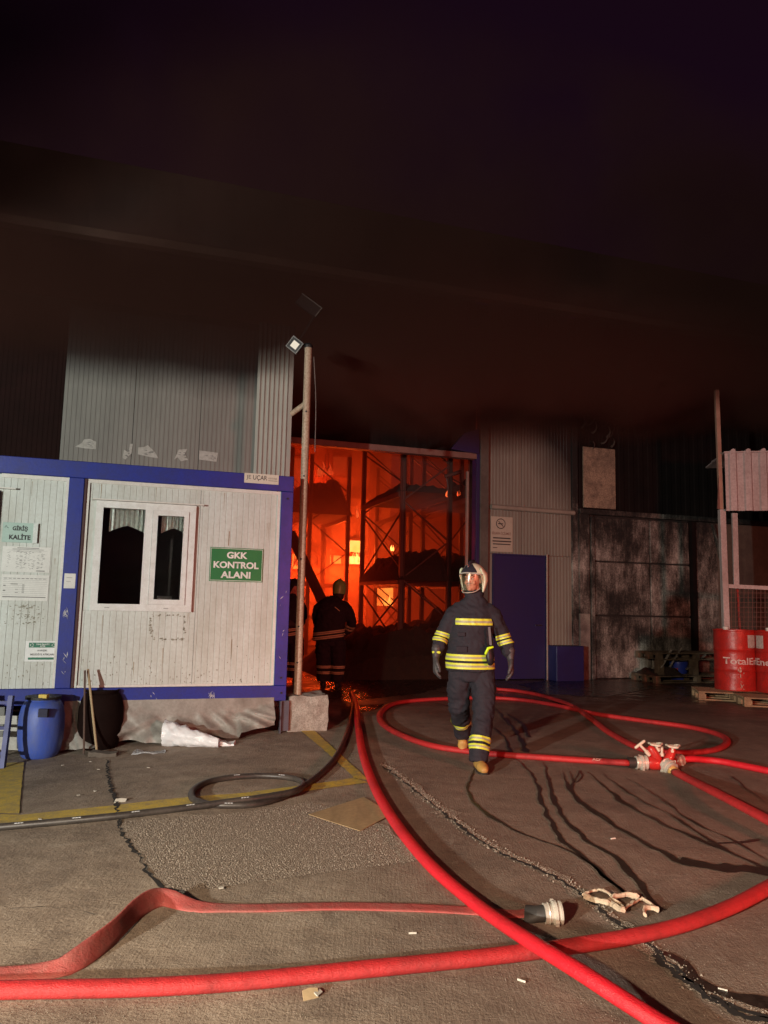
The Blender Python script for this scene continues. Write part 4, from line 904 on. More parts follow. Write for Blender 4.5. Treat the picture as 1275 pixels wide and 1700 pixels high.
# ================================================================== HOSES
DY = G(1088, 1278).y
def hose_material(name, col, dirt, rough=.45):
    m, nt, b, pos = newmat(name)
    n1 = nnoise(nt, pos, 2.5, 7, .65); n2 = nnoise(nt, pos, 30, 5, .7)
    c = nmix(nt, nmath(nt, 'MULTIPLY', ramp(nt, n1, [(.48, (0, 0, 0)), (.68, (1, 1, 1))]), .55), col, dirt)
    c = nmix(nt, nmath(nt, 'MULTIPLY', ramp(nt, n2, [(.5, (0, 0, 0)), (.72, (1, 1, 1))]), .35), c, dirt)
    nt.links.new(c, b.inputs['Base Color']); nt.links.new(nmath(nt, 'ADD', rough-.1, nmath(nt, 'MULTIPLY', n1, .3)), b.inputs['Roughness'])
    wv = nnoise(nt, nmap(nt, pos, (1, 1, 4)), 130, 3, .6)
    n3 = nnoise(nt, pos, 9, 5, .7)
    bump(nt, b, nmath(nt, 'ADD', nmath(nt, 'ADD', wv, nmath(nt, 'MULTIPLY', n1, 2)), nmath(nt, 'MULTIPLY', n3, 2.5)), .0035); return m
RH = hose_material('red_hose', (.50, .028, .030), (.13, .018, .016)); RH2 = hose_material('bright_red_hose', (.66, .016, .028), (.40, .015, .02), .38)
RH3 = hose_material('faded_red_hose', (.40, .075, .065), (.30, .16, .13), .6); BH = mat('black_hose', (.030, .024, .022), .45, dirt=(.09, .075, .06), dscale=7, damt=.5)
def hose(name, label, pp, r, m, lifts=None, flat=.9, n=20, step=.06, ridges=True):
    P = []
    for i, p in enumerate(pp):
        l = (lifts or {}).get(i, 0); q = G(p[0], p[1], r*flat+l) if isinstance(p, tuple) else p; P.append(q)
    P = spline(P, step)
    rings = []; mb = MB(); pts2 = P
    mb.tube(pts2, r*1.03, n, ry=r*flat, upv=None) if 0 else None
    for i, c in enumerate(P):
        d = (P[min(i+1, len(P)-1)]-P[max(i-1, 0)]).normalized(); s_ = Vector((-d.y, d.x, 0)).normalized(); u_ = s_.cross(d)*-1
        if u_.z < 0: u_ = -u_
        k = 1+.02*noise.noise(c*3)
        rg = []
        for j in range(n):
            a = 2*PI*j/n; rr = 1+.035*noise.noise(Vector((c.x*1.5, c.y*1.5, j*.9)))-.05*max(0, math.sin(a*1.0-2.2+noise.noise(c*.8)))**6
            rg.append(c + s_*math.cos(a)*r*1.10*k*rr + u_*math.sin(a)*r*(flat-(.10 if r > .03 else 0))*k*rr - Vector((0, 0, .10*r if r > .03 else 0)))
        rings.append(rg)
    o = MB().loft(rings).build(name, m, smooth='all'); 
    if label: tag(o, label, 'hose')
    return o, P
hose('fire_hose', 'brightest red hose running from the doorway down to the bottom right corner', [(583, 1150), (590, 1166), (594, 1200), (602, 1250), (622, 1306), (660, 1370), (715, 1436), (790, 1500), (870, 1555), (960, 1610), (1050, 1668), (1130, 1716), (1300, 1800)], .037, RH2, {8: .045, 9: .06, 10: .03})
hB, PB = hose('fire_hose', 'broad red hose sweeping across the foreground from the brass outlet', [(-160, 1648), (0, 1642), (120, 1640), (250, 1637), (400, 1628), (600, 1608), (800, 1588), (950, 1569), (1100, 1543), (1200, 1510), (1272, 1474), (1345, 1430), (1350, 1410), (1300, 1375), (1240, 1342), (1180, 1311), depth_pt(1150, 1296, DY-.60), depth_pt(1134, 1288, DY-.40), depth_pt(1121, 1281, DY-.20)], .039, RH, {12: .02, 13: .05, 14: .06, 15: .04})
hC, PC = hose('fire_hose', 'red hose looping left behind the walking firefighter into the divider inlet', [depth_pt(1045, 1266, DY), depth_pt(1025, 1265, DY+.01), (990, 1263), (900, 1257), (810, 1250), (720, 1238), (660, 1217), (633, 1198), (634, 1180), (662, 1166), (730, 1160), (800, 1158), (860, 1161), (920, 1170), (985, 1184), (1060, 1195), (1140, 1206), (1190, 1218), (1207, 1230), (1190, 1243), (1140, 1249), (1070, 1244), (1015, 1218), (985, 1196), (950, 1172), (905, 1156), (860, 1147), (815, 1142), (790, 1132), (775, 1118)], .037, RH)
hose('fire_hose', 'short bright red hose leaving the divider to the right edge', [depth_pt(1126, 1262, DY+.28), depth_pt(1145, 1259, DY+.3), (1172, 1261), (1200, 1264), (1275, 1279), (1400, 1305)], .040, RH2)
hF, PF_ = hose('rubber_hose', 'thin black rubber hose with a loose loop on the yellow line', [(586, 1160), (582, 1190), (574, 1222), (556, 1258), (525, 1290), (480, 1318), (430, 1334), (385, 1337), (345, 1335), (320, 1326), (321, 1311), (345, 1298), (390, 1290), (440, 1288), (485, 1292), (504, 1301), (490, 1313), (440, 1323), (380, 1331), (300, 1342), (200, 1354), (100, 1364), (0, 1373), (-160, 1386)], .024, BH, flat=1, n=10, step=.04, lifts={16: .03, 17: .03, 18: .02})
# small white print along the black hose
mb = MB()
for i in range(len(PF_)//2, len(PF_)-4, 9):
    for k in range(3):
        c = PF_[i].lerp(PF_[i+1], k*.45) + Vector((0, -.0155, .0195)); d = (PF_[i+1]-PF_[i]).normalized()*.008; mb.quad(c-d+Vector((0, -.003, -.002)), c+d+Vector((0, -.003, -.002)), c+d+Vector((0, .003, .002)), c-d+Vector((0, .003, .002)))
o = mb.build('hose_marking', SCR, hF, kind='stuff')
# print on the red hose before the inlet
me = text_mesh('ADSA 8 DYALIT', .36, .032, 0, .01); me.materials.append(mat('hose_print', (.75, .5, .4), .7))
A_, B_ = G(1030, 1272, 0), G(983, 1269, 0); d = (A_-B_).normalized(); nn = Vector((d.y, -d.x, 0))
for v in me.vertices:
    q = B_ + d*v.co.x + nn*.0; a = .75 + (v.co.z/.032-.5)*.75; v.co = q + nn*math.cos(a)*.0425 + Vector((0, 0, .032+math.sin(a)*.0350))
link('hose_print', me, hC)
# flat faded hose: ribbon that twists onto its edge
def flat_hose(knots, w_, th, name, label, m):
    K = [(G(x, y, 0), tilt, lift) for x, y, tilt, lift in knots]
    C = spline([k[0]+Vector((0, 0, k[2])) for k in K], .05); T = []
    n = len(K)
    tt = spline([Vector((k[1], 0, 0)) for k in K], 1); 
    # parameterise tilt along the curve by nearest knot blend
    Tl = []
    for c in C:
        ds = sorted(((c-(k[0]+Vector((0, 0, k[2])))).length, k[1]) for k in K)[:2]; a, b_ = ds
        s_ = a[0]+b_[0]+1e-6; Tl.append((a[1]*b_[0]+b_[1]*a[0])/s_)
    Tl = [sum(Tl[max(0, i-3):i+4])/len(Tl[max(0, i-3):i+4]) for i in range(len(Tl))]
    rings = []
    for i, c in enumerate(C):
        d = (C[min(i+1, len(C)-1)]-C[max(i-1, 0)]).normalized(); s_ = Vector((-d.y, d.x, 0)).normalized(); up = Vector((0, 0, 1)); a = Tl[i]
        x = s_*math.cos(a)+up*math.sin(a); y = -s_*math.sin(a)+up*math.cos(a); g = gz(c.x, c.y); cc = c.copy(); cc.z = g + K[0][2]*0 + max(th*.6, abs(math.sin(a))*w_*.5) + (c.z-g)
        ww = w_*(.5+.05*noise.noise(c*4))
        rings.append([cc + x*ww*math.cos(q) + y*th*.5*(math.sin(q)+.25*math.sin(3*q)) for q in [2*PI*j/12 for j in range(12)]])
    o = MB().loft(rings).build(name, m, smooth='all'); return tag(o, label, 'hose')
fh = flat_hose([(-60, 1622, .1, 0), (0, 1619, .1, 0), (70, 1617, .15, 0), (110, 1613, .5, 0), (150, 1592, 1.0, 0), (190, 1562, 1.15, 0), (225, 1526, 1.15, 0), (250, 1508, 1.05, 0), (268, 1501, .9, 0), (285, 1501, .5, 0), (305, 1505, .25, 0), (340, 1509, .05, 0), (430, 1510, .03, 0), (560, 1507, 0, 0), (700, 1510, .03, 0), (800, 1516, 0, 0), (860, 1520, .0, 0), (905, 1517, 0, .012)], .094, .012, 'flat_hose', 'flattened faded pink hose twisting over and ending in a steel coupling', RH3)
STEEL = mat('worn_alloy', (.66, .61, .52), .35, .25, dirt=(.2, .17, .13), dscale=30, damt=.5)
RUB = mat('dark_binding', (.03, .025, .022), .6)
def along(a, b_): 
    d = (b_-a).normalized(); return Matrix.Translation(a) @ d.to_track_quat('Z', 'Y').to_matrix().to_4x4()
def coupling(a, b_, r, par, m=STEEL, lugs=2, name='coupling'):
    L = (b_-a).length; M = along(a, b_)
    o = MB().lathe([(r*.7, 0), (r*.95, L*.02), (r, L*.1), (r*.9, L*.16), (r*.9, L*.35), (r*1.12, L*.42), (r*1.15, L*.62), (r*1.0, L*.66), (r*1.0, L*.8), (r*1.08, L*.84), (r*1.08, L*.98), (r*.85, L), (r*.7, L*.97), (r*.68, L*.5), (0, L*.45)], 28, M, cap=False).build(name, m, par, smooth=True)
    for k in range(lugs):
        a_ = PI*2*k/lugs+.6; c = Vector((math.cos(a_)*r*1.15, math.sin(a_)*r*1.15, L*.52)); t_ = Vector((-math.sin(a_), math.cos(a_), 0))*r*.3
        MB().beam(M @ (c-t_), M @ (c+t_), r*.35, L*.2).build('lug', m, o)
    return o
a = G(893, 1517, .040); b_ = G(934, 1515, .046); dd_ = (b_-a).normalized()
MB().tube([G(872, 1519, .02), a, a+dd_*.05], [.05, .038, .039], 14, ry=[.012, .032, .039]).build('binding', RUB, fh, smooth=True)
coupling(a+dd_*.045, a+dd_*.115, .050, fh)
MB().tube([a+dd_*.03, a+dd_*.05], .047, 20).build('clamp', STEEL, fh, smooth=True)
# divider with three outlets
dv = thing('hose_divider', 'red three-way hose divider with silver couplings and pale valve handles', 'divider', G(1088, 1278))
DR = mat('divider_red', (.52, .02, .018), .35, dirt=(.25, .03, .02), dscale=14, damt=.5, coat=.3); PH = mat('pale_handle', (.66, .58, .46), .45, dirt=(.35, .25, .18), dscale=20)
D0 = G(1088, 1278).y
def dp(px, py, dy=0): return depth_pt(px, py, D0+dy)
MB().tube([dp(1074, 1266), dp(1082, 1266), dp(1092, 1268), dp(1103, 1270)], [.05, .066, .060, .05], 16, roundcap=True).build('body', DR, dv, smooth=True)
MB().tube([dp(1092, 1262), dp(1086, 1250, -.0), dp(1081, 1243)], [.046, .042, .036], 14, roundcap=True).build('valve_body', DR, dv, smooth=True)
MB().tube([dp(1098, 1262, .08), dp(1097, 1252, .08), dp(1095, 1241, .08)], [.04, .040, .032], 14, roundcap=True).build('valve_body', DR, dv, smooth=True)
MB().tube([dp(1108, 1264, .0), dp(1113, 1254, .02), dp(1116, 1246, .02)], [.045, .042, .036], 14, roundcap=True).build('valve_body', DR, dv, smooth=True)
MB().tube([dp(1091, 1272), dp(1092, 1284)], [.014, .010], 8).build('foot', DR, dv, smooth=True)
MB().tube([dp(1100, 1266, .1), dp(1122, 1264, .22)], [.044, .04], 14).build('outlet', DR, dv, smooth=True)
coupling(dp(1055, 1266), dp(1074, 1266), .062, dv); MB().tube([dp(1043, 1266), dp(1057, 1266)], .048, 16).build('binding', RUB, dv, smooth=True)
coupling(dp(1103, 1268, -.02), dp(1116, 1279, -.10), .068, dv); 
BRASS = mat('brass_ring', (.70, .45, .15), .35, .2, dirt=(.3, .17, .06), dscale=20)
MB().tube([dp(1111, 1275, -.07), dp(1122, 1284, -.13)], .049, 20).build('brass_collar', BRASS, dv, smooth=True)
coupling(dp(1117, 1263, .2), dp(1130, 1262, .3), .055, dv)
for (x0, y0, x1, y1, kind) in ((1077, 1252, 1062, 1236, 'T'), (1093, 1246, 1088, 1236, 'W'), (1116, 1248, 1117, 1239, 'W'), (1099, 1254, 1099, 1241, 'S')):
    a, b_ = dp(x0, y0), dp(x1, y1); st = MB().tube([a, b_], .0125, 10).build('stem', PH, dv, smooth=True)
    MB().tube([a-(b_-a)*.1, a+(b_-a)*.3], .021, 6).build('gland', PH, st)
    if kind == 'T':
        MB().tube([b_+Vector((-.038, 0, -.028)), b_+Vector((.042, 0, .032))], .014, 10, roundcap=True).build('handle', PH, st, smooth=True)
    elif kind == 'W':
        c = b_+Vector((0, 0, .004)); ring = [c+Vector((math.cos(t_)*.055*(1+.13*math.cos(5*t_)), math.sin(t_)*.055*(1+.13*math.cos(5*t_)), .006*math.cos(2*t_))) for t_ in [2*PI*k/40 for k in range(41)]]
        mb = MB().tube(ring, .010, 8, cap=False)
        for k in range(5): a_ = 2*PI*k/5; mb.tube([c, c+Vector((math.cos(a_)*.055, math.sin(a_)*.055, 0))], .008, 6)
        mb.build('handwheel', PH, st, smooth=True)
    else: MB().lathe([(.006, 0), (.014, .004), (.006, .012)], 8, Matrix.Translation(b_)).build('knob', PH, st)

# ================================================================== YARD LITTER
o = MB().prism([(p.x, p.y) for p in (G(512, 1354), G(598, 1382), G(652, 1353), G(604, 1325))], .004, Matrix.Translation((0, 0, .010))).build('plywood_sheet', mat('plywood', (.42, .29, .15), .75, dirt=(.24, .16, .08), dscale=4, damt=.7, stretch=(3, .6, 1), fine=.2), bevel=.002); tag(o, 'square of pale plywood lying flat beside the brightest red hose', 'board')
RAG = mat('twisted_rag', (.58, .46, .33), .85, dirt=(.3, .22, .15), dscale=30, damt=.6, bmp=.004, bscale=60)
t = thing('twisted_rag', 'twisted strip of dirty cream plastic on the ground near the coupling', 'rag', G(1030, 1500))
for pp in ([(968, 1486), (990, 1478), (1008, 1482), (1018, 1492), (1010, 1500), (985, 1494), (970, 1488)], [(1010, 1494), (1022, 1506), (1036, 1512), (1030, 1502), (1016, 1492), (1040, 1486), (1060, 1490)], [(1034, 1512), (1050, 1500), (1066, 1492), (1082, 1502), (1092, 1512), (1078, 1506), (1070, 1512), (1072, 1520)]):
    P = spline([G(x, y, .012+.016*random.random()) for x, y in pp], .015); P = [p+Vector((random.uniform(-.004, .004), random.uniform(-.004, .004), random.uniform(-.002, .006))) for p in P]
    MB().tube(P, [.012+.009*abs(noise.noise(p*30)) for p in P], 7, ry=[.006+.004*abs(noise.noise(p*40)) for p in P]).build('strand', RAG, t)
def chip(px, py, w_, l, m, label, name='paper_scrap', cat='scrap', tilt=.1, h=.004):
    p = G(px, py); a = random.uniform(0, 3); M = Matrix.Translation(p+Vector((0, 0, .008))) @ Matrix.Rotation(a, 4, 'Z') @ Matrix.Rotation(tilt, 4, 'X')
    o = MB().prism([(-w_, -l), (w_*.8, -l*.8), (w_, l*.7), (w_*.1, l), (-w_*.8, l*.8)], h, M=Matrix.Translation((0, 0, h))).build(name, m, M=M); return tag(o, label, cat, 'small litter on the yard')
LIT = mat('litter_white', (.62, .58, .50), .8)
chip(200, 1331, .045, .022, LIT, 'torn white paper scrap on the yellow line by the crack', tilt=.5)
for x, y, l in ((150, 1266, 'small white chip just right of the blue barrel'), (163, 1279, 'small white chip on the concrete near the crack top'), (104, 1272, 'white chip between the barrel and the yellow corner'), (130, 1322, 'pale chip left of the crack, right of two'), (158, 1315, 'pale chip beside the crack above the yellow line'), (66, 1362, 'pale chip on the yellow line near the left edge'), (246, 1276, 'white chip right of the crack below the bag'), (367, 1477, 'pale chip below the worn aggregate patch')): chip(x, y, .014, .010, LIT, l)
TAN = mat('litter_tan', (.5, .36, .2), .7)
o = chip(515, 1655, .035, .025, TAN, 'brown crumpled card scrap at the bottom edge below the broad hose', tilt=.6); chip(528, 1652, .02, .012, LIT, 'white scrap beside the brown card at the bottom edge', tilt=.3)
def butt(px, py, label, a): 
    p = G(px, py, .005); d = Vector((math.cos(a), math.sin(a), 0))*.018
    o = MB().tube([p-d, p+d], .0045, 8).build('cigarette_end', LIT, smooth=True); tag(o, label, 'cigarette end', 'small litter on the yard')
butt(866, 1628, 'cigarette end lying below the crossing of the two red hoses', -.6); butt(1200, 1643, 'cigarette end in the open joint near the lower right corner', -.5); butt(685, 1549, 'cigarette end above the broad red hose', .1); butt(1018, 1392, 'pale chip among the water trickles', .4)

# ================================================================== RIGHT SIDE: pallets, drums, bucket, canopy
WOODP = mat('pallet_wood', (.34, .22, .12), .8, dirt=(.12, .075, .045), dscale=7, damt=.7, stretch=(1, 1, 1), bmp=.003, bscale=40, fine=.25)
def pallet(M, label, m=WOODP, W=1.2, D=.8, miss=()):
    t = thing('wooden_pallet', label, 'pallet', M=M, group='wooden pallets')
    k = 0
    for y in (0, D/2-.05, D-.1):
        MB().box(0, W, y, y+.1, 0, .022).build('bottom_board', m, t, M, bevel=.002)
        for x in (0, W/2-.06, W-.12): MB().box(x, x+.12, y, y+.1, .023, .10).build('block', m, t, M, bevel=.003)
    for x in (0, W/2-.05, W-.1): MB().box(x, x+.1, 0, D, .101, .121).build('stringer', m, t, M, bevel=.002)
    for i in range(7):
        if i in miss: continue
        y = i*(D-.1)/6; MB().box(0, W, y, y+.095, .122, .144).build('top_board', m, t, M, bevel=.002)
    return t
pA = G(1160, 1162); pA.z = 0
MA = frame((pA.x, pA.y, 0), math.radians(-14)); pallet(MA, 'wooden pallet under the fully visible red drum')
pB_ = G(1236, 1173); MBm = frame((pB_.x, pB_.y, 0), math.radians(-10)); pallet(MBm, 'wooden pallet at the right edge under the cut-off drum')
DRM = mat('drum_red', (.46, .018, .012), .38, dirt=(.15, .015, .012), dscale=7, damt=.6, bmp=.008, bscale=7, fine=.2)
def drum(loc, r, h, label, rot=0, letters=True):
    t = thing('oil_drum', label, 'drum', loc, group='red oil drums on pallets'); M = frame(loc)
    prof = [(r*.2, .02), (r*.94, .02), (r*.99, 0), (r, .012), (r*.985, .03)]
    z = .03
    for zc in (h*.33, h*.66): prof += [(r*.985, zc-.02), (r*1.012, zc), (r*.985, zc+.02)]
    prof += [(r*.985, h-.03), (r*1.01, h-.02), (r*1.01, h), (r*.965, h), (r*.955, h-.02), (0, h-.02)]
    n = 56; rings = []
    pr2 = []
    for (a, b_), (c, d) in zip(prof, prof[1:]):
        k = max(1, int(abs(d-b_)/.04)); pr2 += [(a+(c-a)*i/k, b_+(d-b_)*i/k) for i in range(k)]
    pr2.append(prof[-1])
    for rr, zz in pr2:
        rg = []
        for j in range(n):
            a = 2*PI*j/n; dent = 1-.035*max(0, noise.noise(Vector((math.cos(a)*2.2+loc[0]*3, math.sin(a)*2.2, zz*4))))-(.05*max(0, math.cos(a+1.4))**8*max(0, 1-zz/.3))*1.0
            rg.append(M @ Vector((rr*math.cos(a)*dent, rr*math.sin(a)*dent, zz)))
        rings.append(rg)
    MB().loft(rings, cap=False).build('shell', DRM, t, smooth=True)
    MB().lathe([(.0, h-.019), (r*.95, h-.018), (r*.95, h-.012), (0, h-.010)], 40, M, cap=False).build('lid', mat('drum_lid', (.06, .03, .025), .6), t)
    MB().lathe([(.045, h-.01), (.05, h+.05), (.042, h+.055), (.0, h+.055)], 16, M @ Matrix.Translation((-r*.62, -r*.45, 0)), cap=False).build('bung_cap', mat('cap_white', (.66, .62, .56), .5), t, smooth=True)
    f = math.radians(-90)+rot
    me = text_mesh('TotalEnergies', 3.3*r, .15, 0, .02); me.materials.append(mat('drum_lettering', (.62, .52, .48), .6, dirt=(.4, .08, .06), dscale=25, damt=.7))
    for v in me.vertices: a = f-.92+v.co.x/r*.94; v.co = M @ Vector((math.cos(a)*r*1.016, math.sin(a)*r*1.016, h*.40+v.co.z))
    link('lettering', me, t)
    mb = MB(); rings = []
    for z_ in (h*.71, h*.92): rings.append([M @ Vector((math.cos(f+.28+a*.1)*r*.997, math.sin(f+.28+a*.1)*r*.997, z_)) for a in range(6)])
    mb.loft(rings, cap=False, closed=False).build('paper_label', mat('label_dirty', (.45, .40, .36), .8, dirt=(.2, .12, .1), dscale=30, damt=.7), t)
    # splashes of dried pale foam on the front
    mb = MB()
    for i in range(30):
        a = f-.12+random.gauss(0, .07); z_ = random.choice((h*.30+random.gauss(0, .05), h*.42+random.gauss(0, .09), h*.10+random.gauss(0, .03))); l = random.uniform(.004, .02); c = [M @ Vector((math.cos(a+da)*r*1.012, math.sin(a+da)*r*1.012, z_+dz)) for da, dz in ((-l*1.2, 0), (0, -l*1.5), (l*.8, 0), (0, l))]
        mb.quad(*c)
    mb.build('dried_splash', mat('splash', (.6, .5, .4), .6), t, kind='stuff')
    return t
dr_r = 36.5*12.5/1250*.97; dy = .42
c = depth_pt(1222, 1148, pA.y+dy); dloc = (c.x, c.y, .146)
drum(dloc, .345, 1.02, 'dented red oil drum fully in view on its pallet', rot=-.08)
c2 = depth_pt(1294, 1157, pA.y+.10); drum((c2.x, c2.y, .146), .355, 1.02, 'red oil drum cut off by the right edge of the photograph', rot=-1.9)
# burnt pallet with debris, bucket, litter along the burnt wall
MW = F_MAIN @ Matrix.Translation((ms(1040, 1090)[0], -.95, 0))
w1 = pallet(MW @ Matrix.Translation((.0, 0, .0)), 'burnt pallet with debris on it at the foot of the burnt wall', mat('burnt_wood', (.15, .11, .07), .85, dirt=(.03, .02, .015), dscale=6, damt=.8), W=2.1, D=.8, miss=(2,))
for v in (0,): w1.matrix_basis = WM[w1.name]
mwb = MW
t = thing('pallet_legs', 'high trestle frame carrying the burnt boards at the burnt wall', 'trestle', M=MW) if 0 else None
o = heap(.0, .8, .1, .7, .144, lambda a, b: .12, 'charred debris piled on the left half of the burnt pallet', name='debris', M=MW, amp=.12, cat='debris', nx=20, ny=12, seed=9)
for i, (x, z, dx, dz) in enumerate(((.2, .3, .35, .35), (.9, .25, .5, .3), (.5, .2, .3, .5))):
    MM = MW; o = MB().beam((x, .1+.1*i, z), (x+dx, .2, z+dz), .05, .02).build('charred_lath', BURN, M=MW); tag(o, ['charred lath leaning left over the debris', 'long charred lath rising right from the debris', 'short charred lath standing in the debris middle'][i], 'lath', 'laths in the debris')
# raised second pallet standing behind it
pallet(MW @ Matrix.Translation((.15, .1, .45)) , 'upper burnt pallet resting level above the lower burnt one', mat('burnt_wood', (.15, .11, .07)), W=1.95, D=.75, miss=(1, 4))
for x in (.15, 1.0, 1.9): o = MB().box(x, x+.14, .1, .24, .146, .448).build('wood_block', mat('burnt_wood', (.15, .11, .07)), M=MW, bevel=.006); tag(o, 'wooden block between the two burnt pallets, %s' % {.15: 'left', 1.0: 'middle', 1.9: 'right'}[x], 'block', 'blocks between the burnt pallets')
bk = G(1127, 1129); bk.z = 0
t = thing('bucket', 'small blue plastic bucket with a red patch at the burnt pallet', 'bucket', bk); M = frame(bk)
MB().lathe([(0, 0), (.15, 0), (.155, .01), (.185, .36), (.195, .36), (.195, .385), (.18, .385), (.145, .02), (0, .02)], 28, M, cap=False).build('shell', mat('bucket_blue', (.03, .06, .42), .4), t, smooth=True)
MB().tube([M @ Vector((.19*math.cos(a), .19*math.sin(a)*.3-.17, .36-.12*math.sin(a)*1)) for a in [PI*k/10 for k in range(11)]], .005, 5).build('handle', mat('steel', (.5, .5, .5)), t)
MB().loft([[M @ Vector((math.cos(a)*(.17+.085*(z-.12)*.8+.003), math.sin(a)*(.17+.085*(z-.12)*.8+.003), z)) for a in [-2.6+.1*i for i in range(7)]] for z in (.14, .20, .26)], cap=False, closed=False).build('red_patch', mat('patch_red', (.5, .03, .03), .5), t)
mb = heap(-.25, .25, -.18, .18, 0, lambda a, b: .09, 'crumpled foil and rubbish lying by the burnt door frame', name='foil_heap', M=frame((G(1005, 1118).x, G(1005, 1118).y, 0)), amp=.10, nx=16, ny=12, m=mat('foil', (.5, .5, .48), .25, .9, dirt=(.05, .05, .05), dscale=8, damt=.8), cat='rubbish', seed=12)
# canopy: post, corrugated fascia, rails, cage
PINK = mat('canopy_paint', (.50, .42, .40), .6, dirt=(.25, .18, .16), dscale=3, damt=.7, stretch=(1, 1, .4), fine=.2)
CD = pA.y+1.15
cp = thing('canopy_frame', 'pale corrugated canopy on a steel post behind the red drums', 'canopy', depth_pt(1207, 1100, CD))
def cd(px, py, dy=0): return depth_pt(px, py, CD+dy)
pz0 = cd(1209, 1150); pz0.z = 0; pz1 = cd(1195, 648); pm = cd(1199, 846)
MB().beam(pz0, Vector((pz0.x-.02, pz0.y, pm.z)), .11, .11).build('post', PINK, cp, bevel=.006)
MB().beam(Vector((pz0.x-.03, pz0.y, pm.z+.003)), Vector((pz0.x-.05, pz0.y, pz1.z)), .075, .075).build('upper_post', mat('post_rust', (.42, .25, .18), .6, dirt=(.2, .1, .07)), cp, bevel=.005)
a0, a1 = cd(1203, 752, -.15), cd(1203, 848, -.15); FC = frame((a0.x, a0.y, 0), math.radians(-12))
rib_sheet(0, 3.6, a1.z, a0.z, .26, .035, 'trap', zs=2).build('fascia_sheet', PINK, cp, FC)
mb = MB(); k = 14
for i in range(14):
    mb.tube([(i*.26+.13, -.06, a0.z+.02), (i*.26+.13, 1.6, a0.z+.12)], .055, 8, ry=.04)
mb.box(-.02, 3.6, -.05, 1.6, a0.z-.005, a0.z+.02); mb.build('roof_sheet', PINK, cp, FC)
MB().beam(cd(1196, 760, -.02), cd(1193, 845, -.02), .05, .03).build('strap', mat('strap_rust', (.2, .09, .07), .7), cp)
MB().beam(cd(1219, 852, .35), cd(1222, 975, .35), .10, .06).build('inner_post', PINK, cp)
MB().beam(cd(1206, 973), cd(1420, 983, -.2), .07, .07).build('rail', PINK, cp)
MB().beam(cd(1206, 1048), cd(1420, 1058, -.2), .05, .05).build('rail', PINK, cp)
cage = MB()
for i in range(26): cage.tube([cd(1214+i*7, 977), cd(1214+i*7, 1047)], .006, 4)
for j in range(8): cage.tube([cd(1210, 984+j*8), cd(1400, 986+j*8, -.15)], .005, 4)
cage.build('mesh_cage', mat('cage_rust', (.16, .07, .055), .7), cp, kind='stuff')
MB().beam(cd(1224, 976, .2), cd(1228, 1046, .2), .03, .03).build('red_bar', mat('bar_red', (.4, .05, .04), .5), cp)

# ================================================================== PEOPLE
def fuse(mb, voxel, it=4, fac=.5):
    me = mb.mesh('fuse'); bm = bmesh.new(); bm.from_mesh(me); bmesh.ops.recalc_face_normals(bm, faces=bm.faces); bm.to_mesh(me); bm.free()
    o = bpy.data.objects.new('fuse', me); COL.objects.link(o)
    r = o.modifiers.new('r', 'REMESH'); r.mode = 'VOXEL'; r.voxel_size = voxel
    s_ = o.modifiers.new('s', 'SMOOTH'); s_.iterations = it; s_.factor = fac
    dg = bpy.context.evaluated_depsgraph_get(); out = bpy.data.meshes.new_from_object(o.evaluated_get(dg)); bpy.data.objects.remove(o)
    return out
def wrinkle(me, amp, sc=(9, 9, 22), seed=0):
    ns = [v.normal.copy() for v in me.vertices]
    for v, n_ in zip(me.vertices, ns):
        q = Vector((v.co.x*sc[0]+seed, v.co.y*sc[1], v.co.z*sc[2])); q2 = Vector((v.co.x*14+v.co.z*16+seed, v.co.y*14, v.co.z*9-v.co.x*8))
        v.co += n_*(amp*noise.noise(q)+amp*.8*(1-abs(noise.noise(q2))*2))
def ring_band(me, c, axis, w_, m, name, par, M, ph0=0, ph1=2*PI, off=.004, n=40, ref=(0, -1, 0), mx=.5):
    bv = BVHTree.FromPolygons([v.co for v in me.vertices], [p.vertices for p in me.polygons])
    c = Vector(c); ax = Vector(axis).normalized(); r = Vector(ref); r = (r-ax*r.dot(ax)).normalized(); s_ = ax.cross(r)
    rr = []; last = .1
    for k in (-1, -.5, 0, .5, 1):
        row = []
        for i in range(n+1):
            a = ph0+(ph1-ph0)*i/n; d = r*math.cos(a)+s_*math.sin(a); o_ = c+ax*(k*w_/2)
            h = bv.ray_cast(o_, d); L = (h[0]-o_).length if h[0] else last
            if L > last*2.0 + .05 and i > 0: L = last
            L = min(L, mx); last = L; row.append(o_+d*(L+off))
        rr.append(row)
    return MB().loft(rr, cap=False, closed=False).build(name, m, par, M, smooth='all')
CLOTH = mat('turnout_cloth', (.011, .0095, .017), .85, dirt=(.026, .021, .028), dscale=9, damt=.5, bmp=.002, bscale=250)
YS = mat('stripe_yellow', (.62, .68, .045), .5, dirt=(.35, .38, .05), dscale=30, damt=.4); YSD = mat('stripe_dull', (.62, .60, .32), .6)
SV = mat('stripe_silver', (.34, .33, .20), .5, dirt=(.22, .21, .12), dscale=60, damt=.5); SVD = mat('stripe_silver_dull', (.3, .28, .2), .6)
GLV = mat('glove_leather', (.055, .048, .05), .6, dirt=(.03, .027, .028), dscale=20, damt=.6, bmp=.002, bscale=90)
BOOT = mat('boot_tan', (.50, .29, .07), .6, dirt=(.2, .11, .04), dscale=14, damt=.6, bmp=.002, bscale=60); SOLE = mat('boot_sole', (.03, .025, .02), .7)
SKIN = mat('skin', (.52, .25, .17), .5, dirt=(.36, .14, .10), dscale=30, damt=.35, spec=.35)
